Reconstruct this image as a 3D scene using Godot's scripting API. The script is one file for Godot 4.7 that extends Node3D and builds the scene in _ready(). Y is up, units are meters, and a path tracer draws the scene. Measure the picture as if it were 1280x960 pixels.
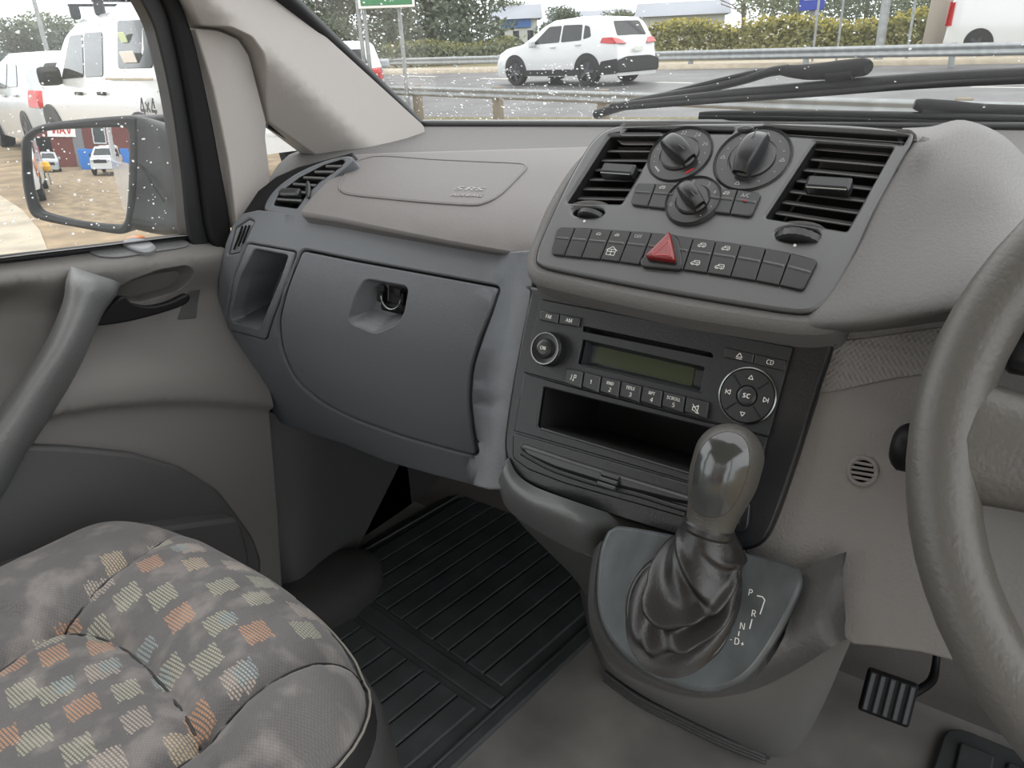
extends Node3D
# A parked van seen from its driver's place. Metres, y up, van's nose towards -z, passenger side towards -x, cabin floor y = 0.
# S(pixel) is used as a surveyor's sight line: it meets the real plane or curved surface on which a feature lies.

const EYE := Vector3(0, 0.9, 0)
const FOCAL := 961.0
var view: Basis
var M := {}
var taken := {}

# ------------------------------------------------------------------ sight lines and surfaces
func sight(q: Vector2) -> Vector3:
	return (view * Vector3((q.x - 640.0) / FOCAL, -(q.y - 480.0) / FOCAL, -1.0)).normalized()

func V2(x, y) -> Vector2:
	return Vector2(x, y)

func V3(x, y, z) -> Vector3:
	return Vector3(x, y, z)

func meet(q: Vector2, n: Vector3, p: Vector3) -> Vector3:
	var d := sight(q)
	return EYE + d * (n.dot(p - EYE) / n.dot(d))

func atz(x: float, y: float, z: float) -> Vector3:
	return meet(Vector2(x, y), Vector3.BACK, Vector3(0, 0, z))

func atx(x: float, y: float, wx: float) -> Vector3:
	return meet(Vector2(x, y), Vector3.RIGHT, Vector3(wx, 0, 0))

func aty(x: float, y: float, wy: float) -> Vector3:
	return meet(Vector2(x, y), Vector3.UP, Vector3(0, wy, 0))

func atd(x: float, y: float, d: float) -> Vector3:
	return EYE + sight(Vector2(x, y)) * d

func strike(q: Vector2, f: Callable, t0: float, t1: float) -> Vector3:
	# where a sight line enters the solid f(p) < 0
	var d := sight(q)
	var a := t0
	var b := t1
	var n := 44
	for i in n:
		var t := lerpf(t0, t1, (i + 1.0) / n)
		if f.call(EYE + d * t) < 0.0:
			b = t
			break
		a = t
	for i in 14:
		var m := (a + b) * 0.5
		if f.call(EYE + d * m) < 0.0:
			b = m
		else:
			a = m
	return EYE + d * (a + b) * 0.5

# a surface: at(Vector2) -> point, n(point) -> outward normal, u = metres per unit of its 2D domain
func plane(n: Vector3, p: Vector3) -> Dictionary:
	var nn := n.normalized()
	return {"at": func(q): return meet(q, nn, p), "n": func(_p): return nn, "u": absf(nn.dot(p - EYE)) / FOCAL * 1.25}

func solid(f: Callable, t0: float, t1: float, u: float) -> Dictionary:
	var grad := func(p: Vector3) -> Vector3:
		var e := 0.004
		return Vector3(f.call(p + Vector3(e, 0, 0)) - f.call(p - Vector3(e, 0, 0)), f.call(p + Vector3(0, e, 0)) - f.call(p - Vector3(0, e, 0)), f.call(p + Vector3(0, 0, e)) - f.call(p - Vector3(0, 0, e))).normalized()
	return {"at": func(q): return strike(q, f, t0, t1), "n": grad, "u": u}

func frame(t: Transform3D) -> Dictionary:
	var n := t.basis.z.normalized()
	return {"at": func(q): return t * Vector3(q.x, q.y, 0), "n": func(_p): return n, "u": 1.0}

func formed(at: Callable, n: Callable, u := 1.0) -> Dictionary:
	return {"at": at, "n": n, "u": u}

# a frame lying on a surface at a pixel, x along the pixel direction (deg), z outwards
func lying(s: Dictionary, q: Vector2, deg := 0.0, off := 0.0) -> Transform3D:
	var p: Vector3 = s.at.call(q)
	var n: Vector3 = s.n.call(p)
	var p2: Vector3 = s.at.call(q + Vector2.from_angle(deg_to_rad(deg)) * 6.0)
	var x := (p2 - p)
	x = (x - n * x.dot(n)).normalized()
	return Transform3D(Basis(x, n.cross(x).normalized(), n), p + n * off)

# frame on a plane whose x is level (along the van's width)
func level(s: Dictionary, q: Vector2, off := 0.0) -> Transform3D:
	var p: Vector3 = s.at.call(q)
	var n: Vector3 = s.n.call(p)
	var x := Vector3.UP.cross(n).normalized()
	return Transform3D(Basis(x, n.cross(x).normalized(), n), p + n * off)

# ------------------------------------------------------------------ nodes
func numbered(parent: Node, called: String) -> String:
	var key := str(parent.get_instance_id()) + called
	var k: int = taken.get(key, 0)
	taken[key] = k + 1
	return called if k == 0 else "%s_%03d" % [called, k]

func tag(o: Node, label: String, category := "", group := "", kind := "") -> Node:
	if label: o.set_meta("label", label)
	if category: o.set_meta("category", category)
	if group: o.set_meta("group", group)
	if kind: o.set_meta("kind", kind)
	return o

func thing(called: String, label: String, category: String, at := Vector3.ZERO, group := "") -> Node3D:
	var o := Node3D.new()
	o.name = numbered(self, called)
	o.position = at
	add_child(o, true)
	tag(o, label, category, group)
	o.set_meta("base", at)
	return o

# a mesh given in world coordinates, hung under a thing (or a part of it)
func obj(called: String, mesh: Mesh, m: Material, parent: Node = self, label := "") -> MeshInstance3D:
	var o := MeshInstance3D.new()
	o.name = numbered(parent, called)
	o.mesh = mesh
	o.material_override = null
	for i in mesh.get_surface_count():
		o.set_surface_override_material(i, m)
	parent.add_child(o, true)
	if parent.has_meta("base"):
		o.position = -parent.get_meta("base")
	if label: o.set_meta("label", label)
	return o

# the same, given in the thing's own coordinates
func own(called: String, mesh: Mesh, m: Material, parent: Node, t := Transform3D()) -> MeshInstance3D:
	var o := obj(called, mesh, m, parent)
	o.transform = t
	return o

func struct(called: String, mesh: Mesh, m: Material, parent: Node = self, label := "") -> MeshInstance3D:
	var o := obj(called, mesh, m, parent, label)
	if parent == self: o.set_meta("kind", "structure")
	return o

func begin() -> SurfaceTool:
	var st := SurfaceTool.new()
	st.begin(Mesh.PRIMITIVE_TRIANGLES)
	return st

func done(st: SurfaceTool) -> ArrayMesh:
	st.generate_normals()
	return st.commit()

# ------------------------------------------------------------------ shapes
func tri(st: SurfaceTool, a: Vector3, b: Vector3, c: Vector3, outward: Vector3) -> void:
	if (b - a).cross(c - a).dot(outward) > 0.0:
		st.add_vertex(a); st.add_vertex(c); st.add_vertex(b)
	else:
		st.add_vertex(a); st.add_vertex(b); st.add_vertex(c)

func quad(st: SurfaceTool, a: Vector3, b: Vector3, c: Vector3, d: Vector3, outward: Vector3) -> void:
	tri(st, a, b, c, outward)
	tri(st, a, c, d, outward)

func dense(poly: PackedVector2Array, step: float) -> PackedVector2Array:
	var r := PackedVector2Array()
	for i in poly.size():
		var a := poly[i]
		var b := poly[(i + 1) % poly.size()]
		var n := maxi(1, ceili(a.distance_to(b) / step))
		for k in n:
			r.append(a.lerp(b, float(k) / n))
	return r

# closed smooth curve through points
func smooth(pts: Array, n := 6) -> PackedVector2Array:
	var r := PackedVector2Array()
	var c := pts.size()
	for i in c:
		var p0: Vector2 = pts[(i + c - 1) % c]
		var p1: Vector2 = pts[i]
		var p2: Vector2 = pts[(i + 1) % c]
		var p3: Vector2 = pts[(i + 2) % c]
		for k in n:
			r.append(p1.cubic_interpolate(p2, p0, p3, float(k) / n))
	return r

# polygon with rounded corners; r may be one number or one per corner
func rounded(pts: Array, r, n := 4) -> PackedVector2Array:
	var out := PackedVector2Array()
	var c := pts.size()
	for i in c:
		var p: Vector2 = pts[i]
		var a: Vector2 = pts[(i + c - 1) % c]
		var b: Vector2 = pts[(i + 1) % c]
		var rr: float = r[i] if r is Array else r
		rr = minf(rr, minf(p.distance_to(a), p.distance_to(b)) * 0.48)
		if rr <= 0.0:
			out.append(p)
			continue
		var s := p + (a - p).normalized() * rr
		var e := p + (b - p).normalized() * rr
		for k in n + 1:
			var t := float(k) / n
			out.append(s.lerp(p, t).lerp(p.lerp(e, t), t))
	return out

func P(flat: Array) -> Array:
	var r := []
	for i in range(0, flat.size(), 2):
		r.append(Vector2(flat[i], flat[i + 1]))
	return r

func area2(p: PackedVector2Array) -> float:
	var s := 0.0
	for i in p.size():
		s += p[i].cross(p[(i + 1) % p.size()])
	return s * 0.5

func inset(p: PackedVector2Array, d: float) -> PackedVector2Array:
	var r := PackedVector2Array()
	var c := p.size()
	for i in c:
		var t := (p[(i + 1) % c] - p[(i + c - 1) % c]).normalized()
		r.append(p[i] + Vector2(-t.y, t.x) * d)
	return r

# a sheet of stuff lying on surface s: outline (and holes) in the surface's 2D domain, bevelled edge, real thickness
func sheet(st: SurfaceTool, s: Dictionary, outline, o := {}) -> void:
	var u: float = s.u
	var step: float = o.get("step", 0.012) / u
	var bev: float = o.get("bev", 0.0012)
	var depth: float = o.get("depth", 0.006)
	var off: float = o.get("off", 0.0)
	var relief = o.get("relief", null)
	var estep: float = o.get("edge", o.get("step", 0.012)) / u
	var loops := []
	var inner := []
	var src := [PackedVector2Array(outline)]
	for h in o.get("holes", []):
		src.append(PackedVector2Array(h))
	for i in src.size():
		var l := dense(src[i], estep)
		if (area2(l) > 0.0) != (i == 0):
			l.reverse()
		loops.append(l)
		inner.append(inset(l, bev / u))
	var pts := PackedVector2Array()
	for l in inner:
		pts.append_array(l)
	var lo := pts[0]
	var hi := pts[0]
	for p in inner[0]:
		lo = lo.min(p)
		hi = hi.max(p)
	var rng := RandomNumberGenerator.new()
	rng.seed = 7
	var edge_pts := pts.duplicate()
	var gx := int((hi.x - lo.x) / step)
	var gy := int((hi.y - lo.y) / step)
	var near2 := step * step * 0.3
	for i in gx + 1:
		for j in gy + 1:
			var p := lo + Vector2(i + 0.5 + rng.randf_range(-0.14, 0.14), j + 0.5 + rng.randf_range(-0.14, 0.14)) * step
			if not Geometry2D.is_point_in_polygon(p, inner[0]):
				continue
			var ok := true
			for k in range(1, inner.size()):
				if Geometry2D.is_point_in_polygon(p, inner[k]):
					ok = false
					break
			if not ok: continue
			for q in edge_pts:
				if p.distance_squared_to(q) < near2:
					ok = false
					break
			if ok: pts.append(p)
	var idx := mend(Geometry2D.triangulate_delaunay(pts), pts, inner)
	var pos := PackedVector3Array()
	var nor := PackedVector3Array()
	for p in pts:
		var a: Vector3 = s.at.call(p)
		var n: Vector3 = s.n.call(a)
		var r := off
		if relief: r += relief.call(p)
		pos.append(a + n * r)
		nor.append(n)
	st.set_smooth_group(0)
	# which way round the 2D triangles face on the surface
	var hand := 0.0
	for i in range(0, idx.size(), 3):
		var w2 := (pts[idx[i + 1]] - pts[idx[i]]).cross(pts[idx[i + 2]] - pts[idx[i]])
		hand += signf(w2) * (pos[idx[i + 1]] - pos[idx[i]]).cross(pos[idx[i + 2]] - pos[idx[i]]).dot(nor[idx[i]])
	for i in range(0, idx.size(), 3):
		if o.get("uv", null):
			var n := nor[idx[i]]
			var order := [0, 1, 2]
			if (pos[idx[i + 1]] - pos[idx[i]]).cross(pos[idx[i + 2]] - pos[idx[i]]).dot(n) > 0.0:
				order = [0, 2, 1]
			for w in order:
				st.set_uv(o.uv.call(pos[idx[i + w]]))
				st.add_vertex(pos[idx[i + w]])
		else:
			var w2 := (pts[idx[i + 1]] - pts[idx[i]]).cross(pts[idx[i + 2]] - pts[idx[i]])
			if w2 * hand > 0.0:
				st.add_vertex(pos[idx[i]]); st.add_vertex(pos[idx[i + 2]]); st.add_vertex(pos[idx[i + 1]])
			else:
				st.add_vertex(pos[idx[i]]); st.add_vertex(pos[idx[i + 1]]); st.add_vertex(pos[idx[i + 2]])
		if o.get("back", false):
			tri(st, pos[idx[i]] - nor[idx[i]] * depth, pos[idx[i + 1]] - nor[idx[i + 1]] * depth, pos[idx[i + 2]] - nor[idx[i + 2]] * depth, -nor[idx[i]])
	var k0 := 0
	for li in loops.size():
		var l: PackedVector2Array = loops[li]
		var c := l.size()
		var ea := PackedVector3Array()
		var em := PackedVector3Array()
		var ew := PackedVector3Array()
		var eo := PackedVector3Array()
		for i in c:
			var a: Vector3 = s.at.call(l[i])
			var n: Vector3 = nor[k0 + i]
			var r := off
			if relief: r += relief.call(l[i])
			var top := pos[k0 + i]
			ea.append(a + n * (r - bev))
			em.append((top + a + n * (r - bev)) * 0.5 + n * bev * 0.2 + (a + n * r - top) * 0.2)
			ew.append(a + n * (off - depth))
			eo.append((a + n * r) - top)
		for i in c:
			var j := (i + 1) % c
			var t := pos[k0 + j] - pos[k0 + i]
			var outw := eo[i] if bev > 0.00001 else t.cross(nor[k0 + i])
			if bev > 0.00001:
				st.set_smooth_group(1)
				quad(st, pos[k0 + i], pos[k0 + j], em[j], em[i], outw.normalized() + nor[k0 + i])
				quad(st, em[i], em[j], ea[j], ea[i], outw.normalized() + nor[k0 + i])
			else:
				outw = -(nor[k0 + i].cross(t)) if true else outw
				var mid2 := (l[i] + l[j]) * 0.5
				var tt := (l[j] - l[i]).normalized()
				var probe: Vector3 = s.at.call(mid2 + Vector2(tt.y, -tt.x) * 0.5 * step)
				outw = probe - (pos[k0 + i] + pos[k0 + j]) * 0.5
			if depth > bev:
				st.set_smooth_group(2)
				quad(st, ea[i], ea[j], ew[j], ew[i], outw)
		k0 += c
	st.set_smooth_group(0)

# keeps the triangles inside the outline and outside the holes, and closes single triangles that the triangulation left out
func mend(raw: PackedInt32Array, pts: PackedVector2Array, inner: Array) -> PackedInt32Array:
	var out := PackedInt32Array()
	var n := pts.size()
	var used := {}
	for i in range(0, raw.size(), 3):
		var c := (pts[raw[i]] + pts[raw[i + 1]] + pts[raw[i + 2]]) / 3.0
		if not Geometry2D.is_point_in_polygon(c, inner[0]): continue
		var inside := true
		for k in range(1, inner.size()):
			if Geometry2D.is_point_in_polygon(c, inner[k]):
				inside = false
				break
		if not inside: continue
		for w in 3:
			var a := raw[i + w]
			var b := raw[i + (w + 1) % 3]
			var key := mini(a, b) * n + maxi(a, b)
			used[key] = used.get(key, 0) + 1
			out.append(a)
	var open := {}
	var k0 := 0
	for l in inner:
		for i in l.size():
			var a: int = k0 + i
			var b: int = k0 + (i + 1) % l.size()
			var key := mini(a, b) * n + maxi(a, b)
			if not used.has(key):
				open[key] = true
			used[key] = 2
		k0 += l.size()
	for key in used:
		if used[key] == 1: open[key] = true
	var at := {}
	for key in open:
		for p in [[key / n, key % n], [key % n, key / n]]:
			if not at.has(p[0]): at[p[0]] = []
			at[p[0]].append(p[1])
	for a in at:
		for b in at[a]:
			if b < a: continue
			for c in at[b]:
				if c > b and c in at[a]:
					out.append(a)
					out.append(b)
					out.append(c)
	return out

func sheet_mesh(s: Dictionary, outline, o := {}) -> ArrayMesh:
	var st := begin()
	sheet(st, s, outline, o)
	return done(st)

# a recess: walls down to a floor at depth, floor pulled in by taper (domain units)
func pocket_mesh(s: Dictionary, outline, depth: float, taper := 0.0, shift := Vector2.ZERO, edge := 0.006) -> ArrayMesh:
	var st := begin()
	var l := dense(PackedVector2Array(outline), edge / s.u)
	if area2(l) < 0.0: l.reverse()
	var b := inset(l, taper)
	var c := l.size()
	var top := PackedVector3Array()
	var bot := PackedVector3Array()
	var mid := Vector3.ZERO
	for i in c:
		var a: Vector3 = s.at.call(l[i])
		var n: Vector3 = s.n.call(a)
		var d: Vector3 = s.at.call(b[i] + shift)
		top.append(a)
		bot.append(d - n * depth)
		mid += bot[i] / c
	for i in c:
		var j := (i + 1) % c
		st.set_smooth_group(-1)
		quad(st, top[i], top[j], bot[j], bot[i], mid - bot[i])
		tri(st, bot[i], bot[j], mid, EYE - mid)
	return done(st)

func cubic(a: Vector3, b: Vector3, c: Vector3, d: Vector3, t: float) -> Vector3:
	return b.cubic_interpolate(c, a, d, t)

# a smooth skin through rows of control points, with thickness
func patch(rows: Array, nu := 6, nv := 6, thick := 0.006, uvs := false, flip := false) -> ArrayMesh:
	var fine := []
	for r in rows:
		var line := PackedVector3Array()
		for i in r.size() - 1:
			for k in nu:
				line.append(cubic(r[maxi(i - 1, 0)], r[i], r[i + 1], r[mini(i + 2, r.size() - 1)], float(k) / nu))
		line.append(r[r.size() - 1])
		fine.append(line)
	var g := []
	var w: int = fine[0].size()
	for i in fine.size() - 1:
		for k in nv:
			var line := PackedVector3Array()
			for x in w:
				line.append(cubic(fine[maxi(i - 1, 0)][x], fine[i][x], fine[i + 1][x], fine[mini(i + 2, fine.size() - 1)][x], float(k) / nv))
			g.append(line)
	g.append(fine[fine.size() - 1])
	return grid(g, thick, uvs, flip)

func grid(g: Array, thick := 0.006, uvs := false, flip := false) -> ArrayMesh:
	var h := g.size()
	var w: int = g[0].size()
	var n := []
	var sgn := 0.0
	for j in h:
		var line := PackedVector3Array()
		for i in w:
			var du: Vector3 = g[j][mini(i + 1, w - 1)] - g[j][maxi(i - 1, 0)]
			var dv: Vector3 = g[mini(j + 1, h - 1)][i] - g[maxi(j - 1, 0)][i]
			line.append(du.cross(dv).normalized())
			sgn += line[i].dot((EYE - g[j][i]).normalized())
		n.append(line)
	var f := -1.0 if (sgn < 0.0) != flip else 1.0
	var st := begin()
	for j in h - 1:
		for i in w - 1:
			var o: Vector3 = (n[j][i] + n[j][i + 1] + n[j + 1][i] + n[j + 1][i + 1]) * f
			var a := [g[j][i], g[j][i + 1], g[j + 1][i + 1], g[j + 1][i]]
			var t := [Vector2(i, j), Vector2(i + 1, j), Vector2(i + 1, j + 1), Vector2(i, j + 1)]
			st.set_smooth_group(0)
			for tr in [[0, 1, 2], [0, 2, 3]]:
				var k: Array = tr
				if (a[k[1]] - a[k[0]]).cross(a[k[2]] - a[k[0]]).dot(o) > 0.0:
					k = [tr[0], tr[2], tr[1]]
				for q in k:
					if uvs: st.set_uv(Vector2(t[q].x / (w - 1), t[q].y / (h - 1)))
					st.add_vertex(a[q])
			if thick > 0.0:
				st.set_smooth_group(3)
				quad(st, g[j][i] - n[j][i] * f * thick, g[j][i + 1] - n[j][i + 1] * f * thick, g[j + 1][i + 1] - n[j + 1][i + 1] * f * thick, g[j + 1][i] - n[j + 1][i] * f * thick, -o)
	if thick > 0.0:
		st.set_smooth_group(-1)
		for i in w - 1:
			for j in [0, h - 1]:
				var inn: Vector3 = g[1 if j == 0 else h - 2][i]
				quad(st, g[j][i], g[j][i + 1], g[j][i + 1] - n[j][i + 1] * f * thick, g[j][i] - n[j][i] * f * thick, g[j][i] - inn)
		for j in h - 1:
			for i in [0, w - 1]:
				var inn: Vector3 = g[j][1 if i == 0 else w - 2]
				quad(st, g[j][i], g[j + 1][i], g[j + 1][i] - n[j + 1][i] * f * thick, g[j][i] - n[j][i] * f * thick, g[j][i] - inn)
	return done(st)

func add_patch(st: SurfaceTool, m: Mesh) -> void:
	st.append_from(m, 0, Transform3D())

# a round bar along points; r one number or one per point; flat squashes it along the second axis
func tube(pts: Array, r, seg := 12, sub := 4, up := Vector3.UP, flat := 1.0) -> ArrayMesh:
	var line := []
	var rad := []
	for i in pts.size() - 1:
		for k in sub:
			line.append(cubic(pts[maxi(i - 1, 0)], pts[i], pts[i + 1], pts[mini(i + 2, pts.size() - 1)], float(k) / sub))
			rad.append(lerpf(r[i], r[i + 1], float(k) / sub) if r is Array else r)
	line.append(pts[pts.size() - 1])
	rad.append(r[r.size() - 1] if r is Array else r)
	var st := begin()
	var rings := []
	for i in line.size():
		var t: Vector3 = (line[mini(i + 1, line.size() - 1)] - line[maxi(i - 1, 0)]).normalized()
		var a := up.cross(t)
		if a.length() < 0.01: a = Vector3.RIGHT.cross(t)
		a = a.normalized()
		var b := t.cross(a).normalized()
		var ring := PackedVector3Array()
		for k in seg:
			var w := TAU * k / seg
			ring.append(line[i] + (a * cos(w) + b * sin(w) * flat) * rad[i])
		rings.append(ring)
	for i in rings.size() - 1:
		for k in seg:
			var l := (k + 1) % seg
			quad(st, rings[i][k], rings[i][l], rings[i + 1][l], rings[i + 1][k], rings[i][k] + rings[i + 1][l] - line[i] - line[i + 1])
	st.set_smooth_group(1)
	for e in [0, rings.size() - 1]:
		for k in seg:
			tri(st, rings[e][k], rings[e][(k + 1) % seg], line[e], line[e] - line[1 if e == 0 else rings.size() - 2])
	return done(st)

# turned about t's z: profile of Vector2(radius, height), outside first to last
func lathe(t: Transform3D, prof: Array, seg := 32, wave := 0.0, waves := 0) -> ArrayMesh:
	var st := begin()
	for i in prof.size() - 1:
		var a: Vector2 = prof[i]
		var b: Vector2 = prof[i + 1]
		st.set_smooth_group(i)
		for k in seg:
			var w0 := TAU * k / seg
			var w1 := TAU * (k + 1) / seg
			var f0 := 1.0 + wave * cos(w0 * waves)
			var f1 := 1.0 + wave * cos(w1 * waves)
			var nn := Vector2(-(b.y - a.y), b.x - a.x)
			var n2 := Vector2(b.y - a.y, -(b.x - a.x))
			var mid := (w0 + w1) * 0.5
			var outw := t.basis * Vector3(cos(mid) * n2.x, sin(mid) * n2.x, n2.y)
			quad(st, t * Vector3(a.x * f0 * cos(w0), a.x * f0 * sin(w0), a.y), t * Vector3(a.x * f1 * cos(w1), a.x * f1 * sin(w1), a.y), t * Vector3(b.x * f1 * cos(w1), b.x * f1 * sin(w1), b.y), t * Vector3(b.x * f0 * cos(w0), b.x * f0 * sin(w0), b.y), outw)
			nn = n2
	return done(st)

# box with chamfered edges, centred on t
func block(st: SurfaceTool, t: Transform3D, size: Vector3, r := 0.002) -> void:
	var h := size * 0.5
	r = minf(r, minf(h.x, minf(h.y, h.z)) * 0.9)
	var s := frame(Transform3D(t.basis, t * Vector3(0, 0, h.z)))
	var rect := rounded([Vector2(-h.x, -h.y), Vector2(h.x, -h.y), Vector2(h.x, h.y), Vector2(-h.x, h.y)], r, 2)
	var inn := rounded([Vector2(-h.x + r, -h.y + r), Vector2(h.x - r, -h.y + r), Vector2(h.x - r, h.y - r), Vector2(-h.x + r, h.y - r)], r * 0.4, 2)
	var c := rect.size()
	var at: Callable = s.at
	var n := t.basis.z.normalized()
	st.set_smooth_group(-1)
	for i in c:
		var j := (i + 1) % c
		var f0: Vector3 = at.call(inn[i]); var f1: Vector3 = at.call(inn[j])
		var m0: Vector3 = at.call(rect[i]) - n * r; var m1: Vector3 = at.call(rect[j]) - n * r
		var b0: Vector3 = at.call(rect[i]) - n * (size.z - r); var b1: Vector3 = at.call(rect[j]) - n * (size.z - r)
		var g0: Vector3 = at.call(inn[i]) - n * size.z; var g1: Vector3 = at.call(inn[j]) - n * size.z
		var outw := (m0 + m1) * 0.5 - t.origin
		quad(st, f0, f1, m1, m0, outw)
		quad(st, m0, m1, b1, b0, outw)
		quad(st, b0, b1, g1, g0, outw)
		tri(st, f0, f1, at.call(Vector2.ZERO), n)
		tri(st, g0, g1, at.call(Vector2.ZERO) - n * size.z, -n)

func block_mesh(t: Transform3D, size: Vector3, r := 0.002) -> ArrayMesh:
	var st := begin()
	block(st, t, size, r)
	return done(st)

func box_mesh(a: Vector3, b: Vector3, r := 0.002) -> ArrayMesh:
	return block_mesh(Transform3D(Basis(), (a + b) * 0.5), (b - a).abs(), r)

# a bar of square section between two points
func bar(st: SurfaceTool, a: Vector3, b: Vector3, w: float, h: float, up: Vector3, r := 0.0005) -> void:
	var x := (b - a).normalized()
	var z := (up - x * up.dot(x)).normalized()
	block(st, Transform3D(Basis(x, z.cross(x), z), (a + b) * 0.5), Vector3(a.distance_to(b), w, h), r)

# raised print: polylines in a lying frame
func strokes(t: Transform3D, lines: Array, w := 0.0004, h := 0.00015) -> ArrayMesh:
	var st := begin()
	for l in lines:
		for i in l.size() - 1:
			bar(st, t * V3(l[i].x, l[i].y, 0), t * V3(l[i + 1].x, l[i + 1].y, 0), w, h, t.basis.z, 0.00005)
	return done(st)

var fonts := {}
func lettering(text: String, t: Transform3D, size: float, m: Material, parent: Node, bold := false, wide := 1.0, called := "lettering") -> MeshInstance3D:
	if not fonts.has(bold):
		var f := SystemFont.new()
		f.font_names = PackedStringArray(["Droid Sans"])
		f.font_weight = 700 if bold else 400
		fonts[bold] = f
	var tm := TextMesh.new()
	tm.text = text
	tm.font = fonts[bold]
	tm.font_size = 32
	tm.pixel_size = size / 24.0
	tm.depth = 0.0003
	tm.curve_step = 1.0
	var o := MeshInstance3D.new()
	o.name = numbered(parent, called)
	o.mesh = tm
	o.material_override = m
	parent.add_child(o, true)
	o.transform = Transform3D(t.basis * Basis.from_scale(Vector3(wide, 1, 1)), t.origin)
	if parent.has_meta("base"): o.position -= parent.get_meta("base")
	return o

# ------------------------------------------------------------------ materials
var grains := {}
func grain(kind: String) -> Texture2D:
	if grains.has(kind): return grains[kind]
	var n := FastNoiseLite.new()
	n.seed = 11
	if kind == "leather":
		n.noise_type = FastNoiseLite.TYPE_CELLULAR
		n.cellular_return_type = FastNoiseLite.RETURN_DISTANCE2_SUB
		n.frequency = 0.045
		n.fractal_type = FastNoiseLite.FRACTAL_FBM
		n.fractal_octaves = 2
		n.domain_warp_enabled = true
		n.domain_warp_amplitude = 8.0
		n.domain_warp_frequency = 0.03
	elif kind == "fine":
		n.noise_type = FastNoiseLite.TYPE_SIMPLEX
		n.frequency = 0.12
		n.fractal_octaves = 2
	else:
		n.noise_type = FastNoiseLite.TYPE_SIMPLEX
		n.frequency = 0.02
		n.fractal_octaves = 5
	var im := n.get_seamless_image(384, 384)
	if kind == "weave":
		for y in 384:
			for x in 384:
				var a := sin(TAU * x / 8.0) * sin(TAU * y / 8.0)
				im.set_pixel(x, y, Color.from_hsv(0, 0, clampf(0.5 + 0.35 * a, 0, 1)))
	if kind == "dimple":
		for y in 384:
			for x in 384:
				var a := cos(TAU * (x + y) / 32.0) + cos(TAU * (x - y) / 32.0)
				im.set_pixel(x, y, Color.from_hsv(0, 0, clampf(0.5 + 0.25 * a, 0, 1)))
	im.convert(Image.FORMAT_RGBA8)
	im.bump_map_to_normal_map(6.0 if kind != "cloud" else 3.0)
	grains[kind] = ImageTexture.create_from_image(im)
	return grains[kind]

var motts := {}
func mottle(amount: float, s: int, freq := 0.012) -> Texture2D:
	var key := [amount, s, freq]
	if motts.has(key): return motts[key]
	var n := FastNoiseLite.new()
	n.seed = s
	n.frequency = freq
	n.fractal_octaves = 5
	var im := n.get_seamless_image(256, 256)
	im.convert(Image.FORMAT_RGBA8)
	for y in 256:
		for x in 256:
			var v := 1.0 - amount * im.get_pixel(x, y).r
			im.set_pixel(x, y, Color(v, v, v))
	motts[key] = ImageTexture.create_from_image(im)
	return motts[key]

func mat(called: String, c: Color, rough := 0.6, o := {}) -> StandardMaterial3D:
	var m := StandardMaterial3D.new()
	m.resource_name = called
	m.albedo_color = c
	m.roughness = rough
	m.metallic = o.get("metal", 0.0)
	m.metallic_specular = o.get("spec", 0.5)
	if o.has("grain"):
		m.normal_enabled = true
		m.normal_texture = grain(o.grain)
		m.normal_scale = o.get("bump", 0.5)
	if o.has("mottle"):
		m.albedo_texture = mottle(o.mottle, o.get("seed", 3), o.get("freq", 0.012))
	if o.has("grain") or o.has("mottle"):
		m.uv1_triplanar = true
		m.uv1_world_triplanar = o.get("world", true)
		m.uv1_scale = Vector3.ONE * o.get("scale", 12.0)
	if o.has("alpha"):
		m.transparency = BaseMaterial3D.TRANSPARENCY_ALPHA
		m.albedo_color.a = o.alpha
	if o.has("coat"):
		m.clearcoat_enabled = true
		m.clearcoat = o.coat
		m.clearcoat_roughness = 0.1
	if o.has("glow"):
		m.emission_enabled = true
		m.emission = o.glow
	M[called] = m
	return m

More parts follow.
